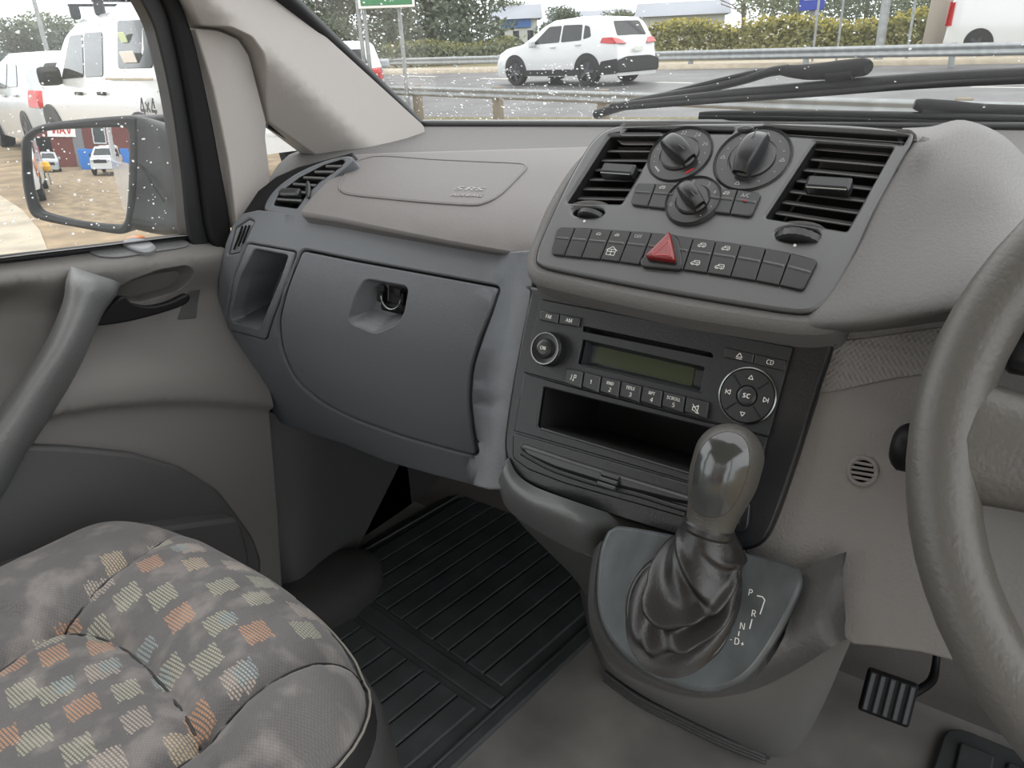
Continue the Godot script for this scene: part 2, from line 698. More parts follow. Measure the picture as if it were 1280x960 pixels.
# ------------------------------------------------------------------ materials of the place
func make_materials() -> void:
	mat("dash", Color(0.365, 0.378, 0.392), 0.55, {"grain": "leather", "bump": 0.2, "scale": 16.0, "spec": 0.4})
	mat("dash_smooth", Color(0.365, 0.378, 0.392), 0.5, {"grain": "fine", "bump": 0.12, "scale": 8.0})
	mat("pad", Color(0.42, 0.41, 0.405), 0.6, {"grain": "leather", "bump": 0.2, "scale": 16.0, "spec": 0.4})
	mat("hood", Color(0.385, 0.38, 0.375), 0.55, {"grain": "leather", "bump": 0.4, "scale": 19.0, "spec": 0.4})
	mat("knee", Color(0.475, 0.465, 0.455), 0.55, {"grain": "leather", "bump": 0.45, "scale": 17.0, "spec": 0.4})
	mat("dimple", Color(0.48, 0.47, 0.46), 0.6, {"grain": "dimple", "bump": 1.0, "scale": 22.0})
	mat("panel", Color(0.285, 0.29, 0.295), 0.36, {"grain": "fine", "bump": 0.05, "scale": 32.0, "spec": 0.6})
	mat("fascia", Color(0.095, 0.1, 0.11), 0.36, {"grain": "fine", "bump": 0.08, "scale": 10.0})
	mat("radio", Color(0.12, 0.128, 0.138), 0.42, {"grain": "fine", "bump": 0.06, "scale": 10.0})
	mat("button", Color(0.11, 0.115, 0.12), 0.3)
	mat("ridge", Color(0.34, 0.345, 0.35), 0.2)
	mat("dial", Color(0.2, 0.2, 0.205), 0.3)
	mat("key", Color(0.155, 0.16, 0.168), 0.36)
	mat("black", Color(0.06, 0.06, 0.065), 0.5, {"spec": 0.3})
	mat("void", Color(0.03, 0.03, 0.032), 0.8)
	mat("slat", Color(0.27, 0.27, 0.27), 0.34)
	mat("rubber", Color(0.085, 0.085, 0.09), 0.6, {"spec": 0.3})
	mat("white_ink", Color(0.85, 0.85, 0.83), 0.6)
	mat("grey_ink", Color(0.62, 0.63, 0.63), 0.6)
	mat("red_ink", Color(0.75, 0.1, 0.1), 0.5)
	mat("hazard", Color(0.46, 0.075, 0.095), 0.22, {"coat": 0.4})
	mat("chrome", Color(0.48, 0.49, 0.49), 0.22, {"metal": 1.0})
	mat("lcd", Color(0.2, 0.225, 0.165), 0.15)
	mat("boot", Color(0.125, 0.122, 0.12), 0.33, {"grain": "leather", "bump": 0.18, "scale": 22.0})
	mat("knob_soft", Color(0.26, 0.255, 0.24), 0.42, {"grain": "leather", "bump": 0.3, "scale": 18.0})
	mat("knob_gloss", Color(0.19, 0.2, 0.195), 0.18, {"coat": 0.5})
	mat("plate", Color(0.34, 0.36, 0.37), 0.34, {"mottle": 0.3, "seed": 9, "scale": 7.0, "freq": 0.02})
	mat("console", Color(0.24, 0.24, 0.24), 0.5, {"grain": "leather", "bump": 0.3, "scale": 10.0})
	mat("door", Color(0.40, 0.395, 0.385), 0.6, {"grain": "leather", "bump": 0.2, "scale": 16.0, "spec": 0.4})
	mat("door_low", Color(0.27, 0.268, 0.27), 0.65, {"grain": "fine", "bump": 0.2, "scale": 8.0})
	mat("grab", Color(0.38, 0.385, 0.385), 0.5, {"grain": "leather", "bump": 0.3, "scale": 9.0})
	mat("pillar", Color(0.63, 0.615, 0.6), 0.75, {"grain": "fine", "bump": 0.1, "scale": 8.0})
	mat("seal", Color(0.055, 0.06, 0.07), 0.5)
	mat("carpet", Color(0.34, 0.325, 0.315), 0.95, {"grain": "fine", "bump": 0.4, "scale": 10.0})
	mat("felt", Color(0.2, 0.195, 0.195), 0.9, {"grain": "fine", "bump": 0.4, "scale": 10.0})
	mat("floor", Color(0.53, 0.525, 0.51), 0.6, {"mottle": 0.32, "seed": 5, "scale": 1.6, "freq": 0.01})
	mat("mat_rubber", Color(0.25, 0.265, 0.27), 0.62, {"mottle": 0.25, "seed": 21, "scale": 4.0})
	mat("wheel", Color(0.32, 0.312, 0.298), 0.4, {"grain": "leather", "bump": 0.25, "scale": 12.0})
	mat("seat_dark", Color(0.13, 0.13, 0.135), 0.5, {"grain": "leather", "bump": 0.3, "scale": 12.0})
	mat("seat_base", Color(0.22, 0.22, 0.22), 0.5, {"grain": "leather", "bump": 0.4, "scale": 10.0})
	mat("seat_cloth", Color(0.47, 0.445, 0.43), 0.95, {"mottle": 0.2, "seed": 14, "scale": 3.0, "freq": 0.02, "grain": "weave", "bump": 0.5})
	mat("piping", Color(0.5, 0.485, 0.46), 0.8)
	mat("roof_lining", Color(0.75, 0.74, 0.72), 0.9)
	mat("paint_white", Color(0.78, 0.79, 0.79), 0.25, {"coat": 0.6})
	mat("paint_silver", Color(0.64, 0.66, 0.67), 0.3, {"coat": 0.5})
	mat("car_glass", Color(0.1, 0.13, 0.13), 0.06)
	mat("tyre", Color(0.1, 0.1, 0.1), 0.8)
	mat("alloy", Color(0.22, 0.23, 0.25), 0.4)
	mat("black_plastic", Color(0.095, 0.1, 0.105), 0.55)
	mat("tail_red", Color(0.7, 0.08, 0.09), 0.2, {"coat": 0.5})
	mat("amber", Color(0.9, 0.5, 0.1), 0.25)
	mat("galvanised", Color(0.62, 0.64, 0.64), 0.45, {"metal": 0.35, "mottle": 0.2, "scale": 1.0})
	mat("post_timber", Color(0.5, 0.47, 0.41), 0.85)
	mat("asphalt", Color(0.4, 0.4, 0.4), 0.55, {"mottle": 0.3, "scale": 0.25, "seed": 31})
	mat("road_paint", Color(0.85, 0.84, 0.8), 0.7)
	mat("yard", Color(0.63, 0.55, 0.43), 0.85, {"mottle": 0.35, "scale": 0.35, "seed": 33, "freq": 0.02})
	mat("kerb", Color(0.72, 0.68, 0.6), 0.85, {"mottle": 0.2, "scale": 0.6})
	mat("verge", Color(0.55, 0.52, 0.36), 0.95, {"mottle": 0.4, "scale": 0.7, "seed": 41, "freq": 0.03})
	mat("glass", Color(0.6, 0.62, 0.62), 0.0, {"alpha": 0.08})
	mat("mirror", Color(0.93, 0.94, 0.95), 0.0, {"metal": 1.0})
	var wa := mat("water", Color(0.97, 0.98, 0.98), 0.08)
	wa.backlight_enabled = true
	wa.backlight = Color(1, 1, 1)

# ------------------------------------------------------------------ camera, sky, exposure
func make_camera_and_sky() -> void:
	view = Basis(Vector3.UP, deg_to_rad(37.0)) * Basis(Vector3.RIGHT, deg_to_rad(-24.0)) * Basis(Vector3.BACK, deg_to_rad(-2.5))
	var cam := Camera3D.new()
	cam.name = "camera"
	cam.transform = Transform3D(view, EYE)
	cam.fov = rad_to_deg(2.0 * atan(480.0 / FOCAL))
	cam.near = 0.02
	cam.far = 400.0
	cam.current = true
	add_child(cam)
	var we := WorldEnvironment.new()
	we.name = "overcast_sky"
	var e := Environment.new()
	var sky := Sky.new()
	var sm := ProceduralSkyMaterial.new()
	# an even bright overcast, a little brighter overhead than at the skyline
	sm.sky_top_color = Color(1.0, 1.0, 1.0)
	sm.sky_horizon_color = Color(0.93, 0.96, 0.98)
	sm.sky_energy_multiplier = 1.35
	sm.ground_bottom_color = Color(0.4, 0.38, 0.35)
	sm.ground_horizon_color = Color(0.6, 0.6, 0.58)
	sm.sun_angle_max = 1.0
	sky.sky_material = sm
	e.background_mode = Environment.BG_SKY
	e.sky = sky
	e.ambient_light_source = Environment.AMBIENT_SOURCE_SKY
	e.tonemap_mode = Environment.TONE_MAPPER_LINEAR
	e.tonemap_exposure = 1.55
	e.sdfgi_enabled = true
	e.ssao_enabled = true
	e.ssil_enabled = true
	we.environment = e
	add_child(we)

# ------------------------------------------------------------------ the van's shell
func smoothstep01(a: float, b: float, x: float) -> float:
	return smoothstep(a, b, x)

func make_shell() -> void:
	# floor pan, toe board, firewall, bonnet
	var fl := struct("floor", box_mesh(V3(-1.1, -0.06, -1.05), V3(0.62, 0.0, 2.4), 0.004), M.floor)
	var toe := patch([[V3(-1.08, 0.0, -1.0), V3(-0.235, 0.0, -1.0), V3(0.6, 0.0, -1.0)], [V3(-1.08, 0.04, -1.1), V3(-0.235, 0.04, -1.1), V3(0.6, 0.04, -1.1)], [V3(-1.08, 0.32, -1.28), V3(-0.235, 0.32, -1.28), V3(0.6, 0.32, -1.28)], [V3(-1.08, 0.74, -1.3), V3(-0.235, 0.74, -1.3), V3(0.6, 0.74, -1.3)]], 3, 5, 0.03)
	struct("toe_board", toe, M.carpet, fl)
	struct("wall_front", box_mesh(V3(-1.12, -0.4, -1.4), V3(0.66, 0.68, -1.34)), M.paint_white)
	var roof := struct("ceiling", box_mesh(V3(-1.1, 1.32, -0.3), V3(0.62, 1.4, 2.5), 0.01), M.roof_lining)
	# left side: behind the door a panel with a rear window
	var lw := begin()
	block(lw, Transform3D(Basis(), V3(-1.09, 0.15, 1.35)), V3(0.06, 1.1, 2.2), 0.01)
	block(lw, Transform3D(Basis(), V3(-1.07, 1.26, 1.35)), V3(0.06, 0.16, 2.2), 0.01)
	block(lw, Transform3D(Basis(), V3(-1.08, 0.98, 0.33)), V3(0.06, 0.6, 0.16), 0.01)
	block(lw, Transform3D(Basis(), V3(-1.08, 0.98, 2.38)), V3(0.06, 0.6, 0.14), 0.01)
	struct("wall_left", done(lw), M.paint_white)
	var rw := begin()
	# the driver's door and the sliding door behind it stand open
	block(rw, Transform3D(Basis(), V3(0.6, 0.63, 0.83)), V3(0.06, 1.4, 0.12), 0.01)
	block(rw, Transform3D(Basis(), V3(0.6, 0.63, 2.38)), V3(0.06, 1.4, 0.14), 0.01)
	block(rw, Transform3D(Basis(), V3(0.6, -0.15, 0.7)), V3(0.06, 0.4, 3.3), 0.01)
	block(rw, Transform3D(Basis(), V3(0.61, 0.15, -1.15)), V3(0.06, 1.1, 0.5), 0.01)
	struct("wall_right", done(rw), M.paint_white)
	var bw := begin()
	# tailgate up: only the sill and the header are left
	block(bw, Transform3D(Basis(), V3(-0.24, -0.2, 2.42)), V3(1.66, 0.4, 0.06), 0.01)
	block(bw, Transform3D(Basis(), V3(-0.24, 1.28, 2.42)), V3(1.66, 0.1, 0.06), 0.01)
	struct("wall_rear", done(bw), M.paint_white)
	# windscreen
	var b0 := V3(-1.03, 0.768, -1.09)
	var b1 := V3(0.56, 0.79, -1.17)
	var t0 := V3(-0.94, 1.35, -0.27)
	var t1 := V3(0.47, 1.35, -0.32)
	var bm := V3(-0.24, 0.772, -1.2)
	var tm := V3(-0.24, 1.36, -0.36)
	struct("window_1", patch([[b0, bm, b1], [b0.lerp(t0, 0.5), bm.lerp(tm, 0.5), b1.lerp(t1, 0.5)], [t0, tm, t1]], 8, 5, 0.005), M.glass)
	# black printed border and rubber at the foot and side of the screen
	struct("trim_1", tube([b0 + V3(0, -0.002, 0.004), bm + V3(0, -0.002, 0.004), b1 + V3(0, -0.002, 0.004)], 0.009, 8, 8), M.seal)
	struct("trim_2", tube([b0 + V3(0.02, 0.0, 0.004), b0.lerp(t0, 0.5) + V3(0.02, 0, 0.004), t0 + V3(0.02, 0, 0.004)], 0.014, 8, 6), M.seal)
	# scuttle below the screen, outside
	struct("trim_3", patch([[V3(-1.05, 0.755, -1.1), V3(-0.24, 0.76, -1.215), V3(0.6, 0.77, -1.18)], [V3(-1.05, 0.70, -1.3), V3(-0.24, 0.71, -1.42), V3(0.6, 0.71, -1.36)], [V3(-1.0, 0.56, -1.75), V3(-0.24, 0.6, -1.95), V3(0.55, 0.56, -1.8)], [V3(-0.95, 0.1, -1.9), V3(-0.24, 0.1, -2.1), V3(0.5, 0.1, -1.95)]], 6, 4, 0.02), M.paint_white, self)

func pillar_relief(p: Vector2) -> float:
	var a := Vector2(352, -5)
	var d := (Vector2(530, 158) - a).normalized()
	var dist := absf((p - a).cross(d))
	var up := 0.055 * dist / 85.0
	var down := 0.055 - 0.11 * (dist - 85.0) / 90.0
	var k := 0.018
	var h := clampf(0.5 + 0.5 * (down - up) / k, 0.0, 1.0)
	return lerpf(down, up, h) - k * h * (1.0 - h)

func make_pillar() -> void:
	var s := plane(V3(1, 0.0, 0.12), V3(-0.985, 0.9, -0.78))
	var main := rounded(P([150, -95, 238, 33, 266, 36, 292, 48, 306, 68, 315, 95, 326, 130, 334, 152, 400, 201, 440, 205, 470, 205, 528, 178, 531, 158, 352, -5, 255, -95]), 4.0)
	struct("trim_4", sheet_mesh(s, main, {"relief": pillar_relief, "step": 0.012, "bev": 0.002, "depth": 0.03}), M.pillar, self)
	var corner := rounded(P([238, 36, 264, 39, 289, 50, 303, 69, 312, 96, 323, 130, 331, 154, 329, 170, 337, 222, 330, 265, 300, 285, 288, 285, 276, 200, 258, 110]), 3.0)
	struct("trim_5", sheet_mesh(plane(V3(1, 0, 0.12), V3(-0.995, 0.8, -0.66)), corner, {"step": 0.015, "bev": 0.002, "depth": 0.03, "relief": func(p): return 0.022 * sin(PI * clampf((p.x - 215.0) / 125.0, 0, 1))}), M.pillar)
	# quarter light
	struct("window_3", sheet_mesh(plane(V3(1, 0, 0.12), V3(-1.02, 0.8, -0.74)), P([325, 145, 410, 205, 410, 240, 325, 240]), {"step": 0.05, "bev": 0.0, "depth": 0.004, "back": true}), M.glass)
	var ql := [atx(334, 156, -1.0), atx(372, 180, -1.0), atx(403, 203, -1.0)]
	struct("trim_6", tube(ql, 0.004, 8), M.seal)

func door_relief(p: Vector2) -> float:
	var yt := 328.0 - 0.127 * p.x
	var d := p.y - yt
	var r := -0.055 * (1.0 - smoothstep(0.0, 26.0, d))
	# hollow under the sill and behind the grab handle
	r -= 0.028 * smoothstep(30.0, 80.0, d) * (1.0 - smoothstep(100.0, 176.0, d))
	r -= 0.03 * smoothstep(80.0, 20.0, p.x) * smoothstep(20.0, 60.0, d) * smoothstep(210.0, 150.0, d)
	# ledge
	var yl := 502.0 + 0.0006 * pow(maxf(p.x, 0.0) - 220.0, 2.0) - 3.0
	r += 0.022 * smoothstep(yl - 90.0, yl - 6.0, p.y) * (1.0 - 0.75 * smoothstep(yl - 3.0, yl + 9.0, p.y))
	return r

func make_door() -> void:
	var s := plane(V3(1, 0.03, 0.0), V3(-0.965, 0.5, -0.5))
	var dr := Node3D.new()
	dr.name = "door_1"
	add_child(dr)
	dr.set_meta("kind", "structure")
	dr.set_meta("base", V3(-1.0, 0.0, -0.4))
	dr.position = V3(-1.0, 0.0, -0.4)
	var cup := rounded(P([150, 368, 164, 352, 198, 338, 234, 332, 246, 340, 243, 356, 232, 367, 190, 380, 168, 378]), 6.0)
	obj("door_panel", sheet_mesh(s, P([-420, 381, -200, 353, -40, 333, 60, 320, 150, 309, 236, 298, 282, 294, 290, 330, 300, 400, 325, 470, 335, 520, 345, 640, 352, 760, 300, 860, -420, 860]), {"relief": door_relief, "step": 0.008, "edge": 0.0035, "holes": [cup], "depth": 0.03, "bev": 0.002}), M.door, dr)
	obj("handle_recess", pocket_mesh(formed(func(q): return s.at.call(q) + s.n.call(q) * door_relief(q), s.n, s.u), cup, 0.026, 6.0, Vector2(3, 3)), M.door, dr)
	var lev := plane(V3(1, 0.05, 0.1), V3(-0.955, 0.62, -0.5))
	obj("door_lever", sheet_mesh(lev, smooth(P([152, 371, 166, 379, 188, 383, 212, 378, 234, 368, 238, 374, 226, 384, 180, 398, 146, 405, 118, 407, 126, 396]), 4), {"step": 0.01, "bev": 0.003, "depth": 0.012, "back": true}), M.black, dr)
	# grab handle: a broad swept bar
	var g := [[atx(88, 332, -0.972), atx(82, 352, -0.95), atx(78, 378, -0.945), atx(58, 425, -0.94), atx(26, 475, -0.935), atx(-16, 528, -0.935), atx(-70, 580, -0.93), atx(-160, 618, -0.93), atx(-340, 640, -0.94)],
		[atx(95, 335, -0.962), atx(92, 352, -0.92), atx(86, 382, -0.91), atx(66, 430, -0.9), atx(34, 482, -0.895), atx(-6, 540, -0.895), atx(-60, 600, -0.9), atx(-150, 640, -0.9), atx(-340, 662, -0.91)],
		[atx(120, 343, -0.958), atx(120, 356, -0.91), atx(108, 384, -0.9), atx(86, 436, -0.89), atx(54, 492, -0.89), atx(16, 556, -0.89), atx(-30, 620, -0.9), atx(-130, 672, -0.9), atx(-340, 694, -0.91)],
		[atx(142, 350, -0.958), atx(140, 366, -0.93), atx(124, 392, -0.92), atx(100, 446, -0.915), atx(70, 500, -0.915), atx(30, 564, -0.915), atx(-20, 640, -0.92), atx(-120, 692, -0.915), atx(-340, 716, -0.92)],
		[atx(151, 354, -0.972), atx(143, 372, -0.96), atx(127, 396, -0.955), atx(104, 450, -0.95), atx(74, 505, -0.95), atx(34, 566, -0.95), atx(-14, 645, -0.95), atx(-116, 698, -0.945), atx(-340, 722, -0.95)]]
	obj("grab_handle", patch(g, 4, 4, 0.004), M.grab, dr)
	# switch panel let into the sill
	var sill := formed(func(q): return s.at.call(q) + s.n.call(q) * door_relief(q), func(_p): return V3(0.55, 0.83, 0.05).normalized(), s.u)
	obj("switch_panel", sheet_mesh(sill, smooth(P([132, 319, 142, 314, 180, 309, 220, 304, 248, 304, 252, 308, 240, 312, 200, 318, 160, 324, 138, 324]), 3), {"step": 0.02, "bev": 0.001, "depth": 0.006, "off": 0.003}), M.grab, dr)
	obj("window_switch", sheet_mesh(sill, smooth(P([176, 312, 190, 306, 206, 308, 207, 316, 190, 321, 178, 318]), 3), {"step": 0.01, "bev": 0.003, "depth": 0.01, "off": 0.009}), mat("switch_grey", Color(0.5, 0.51, 0.52), 0.4), dr)
	# tweeter mesh
	obj("speaker_mesh", sheet_mesh(formed(func(q): return s.at.call(q) + s.n.call(q) * door_relief(q), s.n, s.u), rounded(P([249, 366, 263, 364, 259, 401, 235, 403]), 3), {"step": 0.02, "bev": 0.001, "depth": 0.004, "off": 0.0015}), mat("mesh", Color(0.26, 0.26, 0.26), 0.6, {"grain": "dimple", "bump": 1.0, "scale": 40.0}), dr)
	# lower pocket
	var low := plane(V3(1, 0.03, 0.0), V3(-0.935, 0.3, -0.5))
	obj("lower_panel", sheet_mesh(low, rounded(P([-420, 556, 0, 557, 90, 560, 170, 568, 230, 586, 275, 614, 298, 644, 318, 672, 328, 700, 322, 860, -420, 860]), 8), {"step": 0.02, "bev": 0.006, "depth": 0.04}), M.door_low, dr)
	obj("pocket_front", sheet_mesh(plane(V3(1, 0.03, 0.0), V3(-0.9, 0.2, -0.5)), rounded(P([-420, 720, 0, 718, 90, 690, 190, 662, 300, 647, 312, 690, 318, 860, -420, 860]), 10), {"step": 0.02, "bev": 0.006, "depth": 0.04}), M.door_low, dr)
	# outer skin and window frame
	obj("outer_skin", box_mesh(V3(-1.1, -0.3, -1.0), V3(-1.03, 0.64, 0.28), 0.01), M.paint_white, dr)
	var fs := plane(V3(1, 0, 0.1), V3(-1.0, 0.8, -0.58))
	obj("window_frame", sheet_mesh(fs, smooth(P([90, -120, 150, -40, 186, 18, 200, 60, 215, 130, 227, 215, 237, 300, 262, 300, 247, 200, 232, 110, 220, 50, 204, 0, 165, -60, 110, -130]), 4), {"step": 0.01, "bev": 0.003, "depth": 0.03}), M.seal, dr)
	obj("rubber_seal", sheet_mesh(plane(V3(1, 0, 0.1), V3(-0.985, 0.8, -0.6)), smooth(P([110, -130, 165, -60, 206, 0, 222, 50, 234, 110, 249, 200, 264, 300, 291, 300, 274, 190, 256, 100, 238, 30, 210, -30, 150, -120]), 4), {"step": 0.01, "bev": 0.006, "depth": 0.03}), M.rubber, dr)
	struct("window_2", sheet_mesh(plane(V3(1, 0, 0.04), V3(-1.03, 0.8, -0.4)), P([-400, 390, 240, 302, 180, -20, 60, -200, -400, -260]), {"step": 0.2, "bev": 0.0, "depth": 0.004, "back": true}), M.glass)
	struct("trim_7", tube([atx(-420, 379, -1.015), atx(-130, 342, -1.015), atx(0, 325, -1.015), atx(120, 311, -1.015), atx(238, 297, -1.015)], 0.006, 8), M.seal)

# ------------------------------------------------------------------ dashboard
func curve_at(pts: Array, x: float) -> float:
	# smooth interpolation of Vector2(x, value), x ascending
	if x <= pts[0].x: return pts[0].y + (x - pts[0].x) * (pts[1].y - pts[0].y) / (pts[1].x - pts[0].x)
	for i in pts.size() - 1:
		if x <= pts[i + 1].x:
			var a: Vector2 = pts[maxi(i - 1, 0)]
			var b: Vector2 = pts[i]
			var c: Vector2 = pts[i + 1]
			var d: Vector2 = pts[mini(i + 2, pts.size() - 1)]
			var t := (x - b.x) / (c.x - b.x)
			var m0 := (c.y - a.y) / maxf(c.x - a.x, 0.0001) * (c.x - b.x)
			var m1 := (d.y - b.y) / maxf(d.x - b.x, 0.0001) * (c.x - b.x)
			var t2 := t * t
			var t3 := t2 * t
			return (2 * t3 - 3 * t2 + 1) * b.y + (t3 - 2 * t2 + t) * m0 + (-2 * t3 + 3 * t2) * c.y + (t3 - t2) * m1
	var n := pts.size()
	return pts[n - 1].y + (x - pts[n - 1].x) * (pts[n - 1].y - pts[n - 2].y) / (pts[n - 1].x - pts[n - 2].x)

var front_profile := P([0.15, -0.84, 0.2, -0.775, 0.25, -0.725, 0.30, -0.69, 0.36, -0.66, 0.42, -0.638, 0.48, -0.62, 0.54, -0.61, 0.60, -0.607, 0.66, -0.62, 0.70, -0.645, 0.76, -0.70])
var pad_profile := P([-1.0, 0.762, -0.86, 0.764, -0.80, 0.759, -0.74, 0.748, -0.68, 0.734, -0.64, 0.716, -0.60, 0.690])
const STACK_N := Vector3(0, 0.423, 0.906)
const STACK_P := Vector3(-0.235, 0.67, -0.5)
const PANEL_N := Vector3(0, 0.7071, 0.7071)
const PANEL_P := Vector3(-0.235, 0.728, -0.5)

func stack_z(y: float) -> float:
	return STACK_P.z - (y - STACK_P.y) * STACK_N.y / STACK_N.z

func dash_front(p: Vector3) -> float:
	var z := curve_at(front_profile, p.y)
	if p.x < -0.93: z -= 1.6 * pow(-0.93 - p.x, 2.0)
	var k := smoothstep(-0.5, -0.37, p.x)
	z = lerpf(z, stack_z(p.y) - 0.006, k)
	if p.x > -0.02: z -= 0.9 * pow(p.x + 0.02, 2.0)
	return p.z - z

func pad_solid(p: Vector3) -> float:
	var a := p.y - curve_at(pad_profile, p.z)
	var b := p.z + 0.622
	var k := 0.02
	var h := clampf(0.5 + 0.5 * (a - b) / k, 0.0, 1.0)
	return lerpf(b, a, h) + k * h * (1.0 - h)

func make_dashboard() -> void:
	var d := thing("dashboard", "long grey moulded dashboard between the passenger door and the steering wheel", "dashboard", V3(-0.4, 0.3, -0.7))
	var fr := solid(dash_front, 0.4, 1.5, 0.0009)
	var lid := dense(rounded(P([379, 314, 440, 326.5, 500, 337.5, 560, 348.5, 622, 360, 613, 388, 599, 425, 588, 462, 585.5, 500, 590, 540, 596, 569, 560, 560, 500, 543, 440, 521, 400, 500, 372, 476, 355, 440, 350, 402, 361, 358]), [5, 8, 8, 8, 5, 8, 15, 15, 15, 15, 7, 12, 15, 15, 15, 15, 15, 15, 15], 4), 6.0)
	var lid_gap := inset(lid, 3.2 if area2(lid) < 0.0 else -3.2)
	var cubby := rounded(P([309, 303, 371, 314, 362, 345, 341, 400, 333, 426, 284, 413, 283, 392, 292, 345]), 5)
	var grille := rounded(P([293, 284, 311, 272, 318, 276, 299, 316, 284, 319]), 3)
	var body := P([322, 262, 380, 268, 480, 286, 560, 302, 640, 314, 668, 312, 668, 345, 660, 400, 645, 500, 634, 560, 632, 612, 610, 612, 540, 594, 480, 577, 430, 556, 398, 546, 362, 534, 332, 521, 306, 492, 285, 456, 274, 425, 270, 390, 273, 345, 281, 305, 290, 281, 304, 266])
	obj("lower_dash", sheet_mesh(fr, body, {"holes": [lid_gap, cubby, grille], "step": 0.0114, "edge": 0.004, "bev": 0.002, "depth": 0.02}), M.dash, d)
	# glove box
	var latch_hole := rounded(P([458, 349, 507, 358, 510, 363, 505, 392, 495, 405, 470, 416, 441, 404, 437, 398, 447, 366]), 7)
	var l := obj("glovebox_lid", sheet_mesh(fr, lid, {"holes": [latch_hole], "step": 0.013, "bev": 0.002, "depth": 0.016, "off": 0.001}), M.dash, d)
	obj("gap_backing", sheet_mesh(fr, inset(lid, 5.0 if area2(lid) < 0.0 else -5.0), {"holes": [latch_hole], "step": 0.011, "bev": 0.0, "depth": 0.002, "off": -0.012}), M.void, d)
	obj("latch_recess", pocket_mesh(fr, latch_hole, 0.022, 9.0, Vector2(4, -5)), M.dash_smooth, l)
	var ls := formed(func(q): return fr.at.call(q) - fr.n.call(fr.at.call(q)) * 0.014, fr.n, fr.u)
	var lt := lying(ls, V2(483, 375), 11)
	var latch := begin()
	block(latch, lt * Transform3D(Basis(), V3(-0.017, 0.004, 0.004)), V3(0.010, 0.018, 0.012), 0.002)
	block(latch, lt * Transform3D(Basis(), V3(0.017, 0.004, 0.004)), V3(0.008, 0.014, 0.012), 0.002)
	block(latch, lt * Transform3D(Basis(), V3(0, -0.010, 0.001)), V3(0.04, 0.012, 0.012), 0.004)
	block(latch, lt * Transform3D(Basis(), V3(-0.011, 0.012, 0.009)), V3(0.008, 0.008, 0.006), 0.001)
	block(latch, lt * Transform3D(Basis(), V3(0.015, 0.010, 0.009)), V3(0.008, 0.008, 0.006), 0.001)
	obj("latch", done(latch), M.black, l)
	obj("latch_mouth", block_mesh(lt * Transform3D(Basis(), V3(0.002, 0.004, 0.0)), V3(0.022, 0.022, 0.004), 0.001), M.void, l)
	var arc := []
	for i in 7:
		var w := lerpf(PI * 1.02, PI * 1.98, i / 6.0)
		arc.append(lt * V3(0.003 + 0.016 * cos(w), 0.004 + 0.015 * sin(w), 0.010))
	obj("latch_ring", tube(arc, 0.0014, 8), M.chrome, l)
	# open cubby by the door
	var opening := rounded(P([319, 311, 361, 319, 352, 346, 331, 396, 325, 411, 291, 402, 290, 390, 300, 347]), 4)
	var rim := obj("cubby_frame", sheet_mesh(fr, inset(cubby, 1.6 if area2(cubby) > 0.0 else -1.6), {"holes": [opening], "step": 0.013, "bev": 0.0015, "depth": 0.02, "off": 0.001}), M.dash_smooth, d)
	obj("cubby_well", pocket_mesh(fr, opening, 0.075, 4.0, Vector2(-8, 0)), M.dash_smooth, rim)
	var vent := obj("side_grille", sheet_mesh(fr, inset(grille, 1.0 if area2(grille) > 0.0 else -1.0), {"step": 0.02, "bev": 0.001, "depth": 0.006, "off": -0.002}), M.dash_smooth, d)
	for k in 3:
		var st := begin()
		var x := 300.0 + k * 4.5
		bar(st, fr.at.call(V2(x - 7 + k * 1.0, 312 - k * 4)) + V3(0, 0, 0.001), fr.at.call(V2(x + 4, 282 - k * 0.5)) + V3(0, 0, 0.001), 0.002, 0.003, V3(0, 0, 1))
		obj("rib", done(st), M.black, vent)
	# passenger pad with the airbag door
	var ps := solid(pad_solid, 0.5, 1.8, 0.001)
	var pad := P([441, 191, 480, 189, 560, 186.5, 640, 184, 742, 181, 800, 179, 800, 200, 762, 240, 722, 290, 690, 324, 657, 321, 610, 313, 560, 304, 480, 288, 420, 275, 376, 268, 374, 262, 396, 236, 420, 212])
	var pd := obj("upper_pad", sheet_mesh(ps, pad, {"step": 0.012, "bev": 0.004, "depth": 0.03}), M.pad, d)
	var ab := smooth(P([424, 234, 430, 222, 441, 206, 456, 199, 480, 196, 540, 200, 600, 203, 645, 205, 656, 207, 657, 212, 648, 222, 630, 240, 618, 249, 604, 255, 590, 257, 540, 254, 480, 248.5, 440, 244, 428, 240]), 3)
	obj("airbag_cover", sheet_mesh(ps, ab, {"step": 0.012, "bev": 0.0018, "depth": 0.003, "off": 0.0012}), M.pad, pd)
	var ring_lines := []
	for p in dense(ab, 9.0):
		var a: Vector3 = ps.at.call(p)
		ring_lines.append(a + ps.n.call(a) * 0.0006)
	ring_lines.append(ring_lines[0])
	obj("seam_bead", tube(ring_lines, 0.0013, 6, 1), M.pad, pd)
	var sm := mat("emboss", Color(0.5, 0.49, 0.485), 0.5)
	lettering("SRS", lying(ps, V2(588, 237.5), 2.0, 0.0016), 0.011, sm, pd, true, 1.7)
	lettering("AIRBAG", lying(ps, V2(584, 245.5), 2.0, 0.0016), 0.007, sm, pd, true, 1.25)
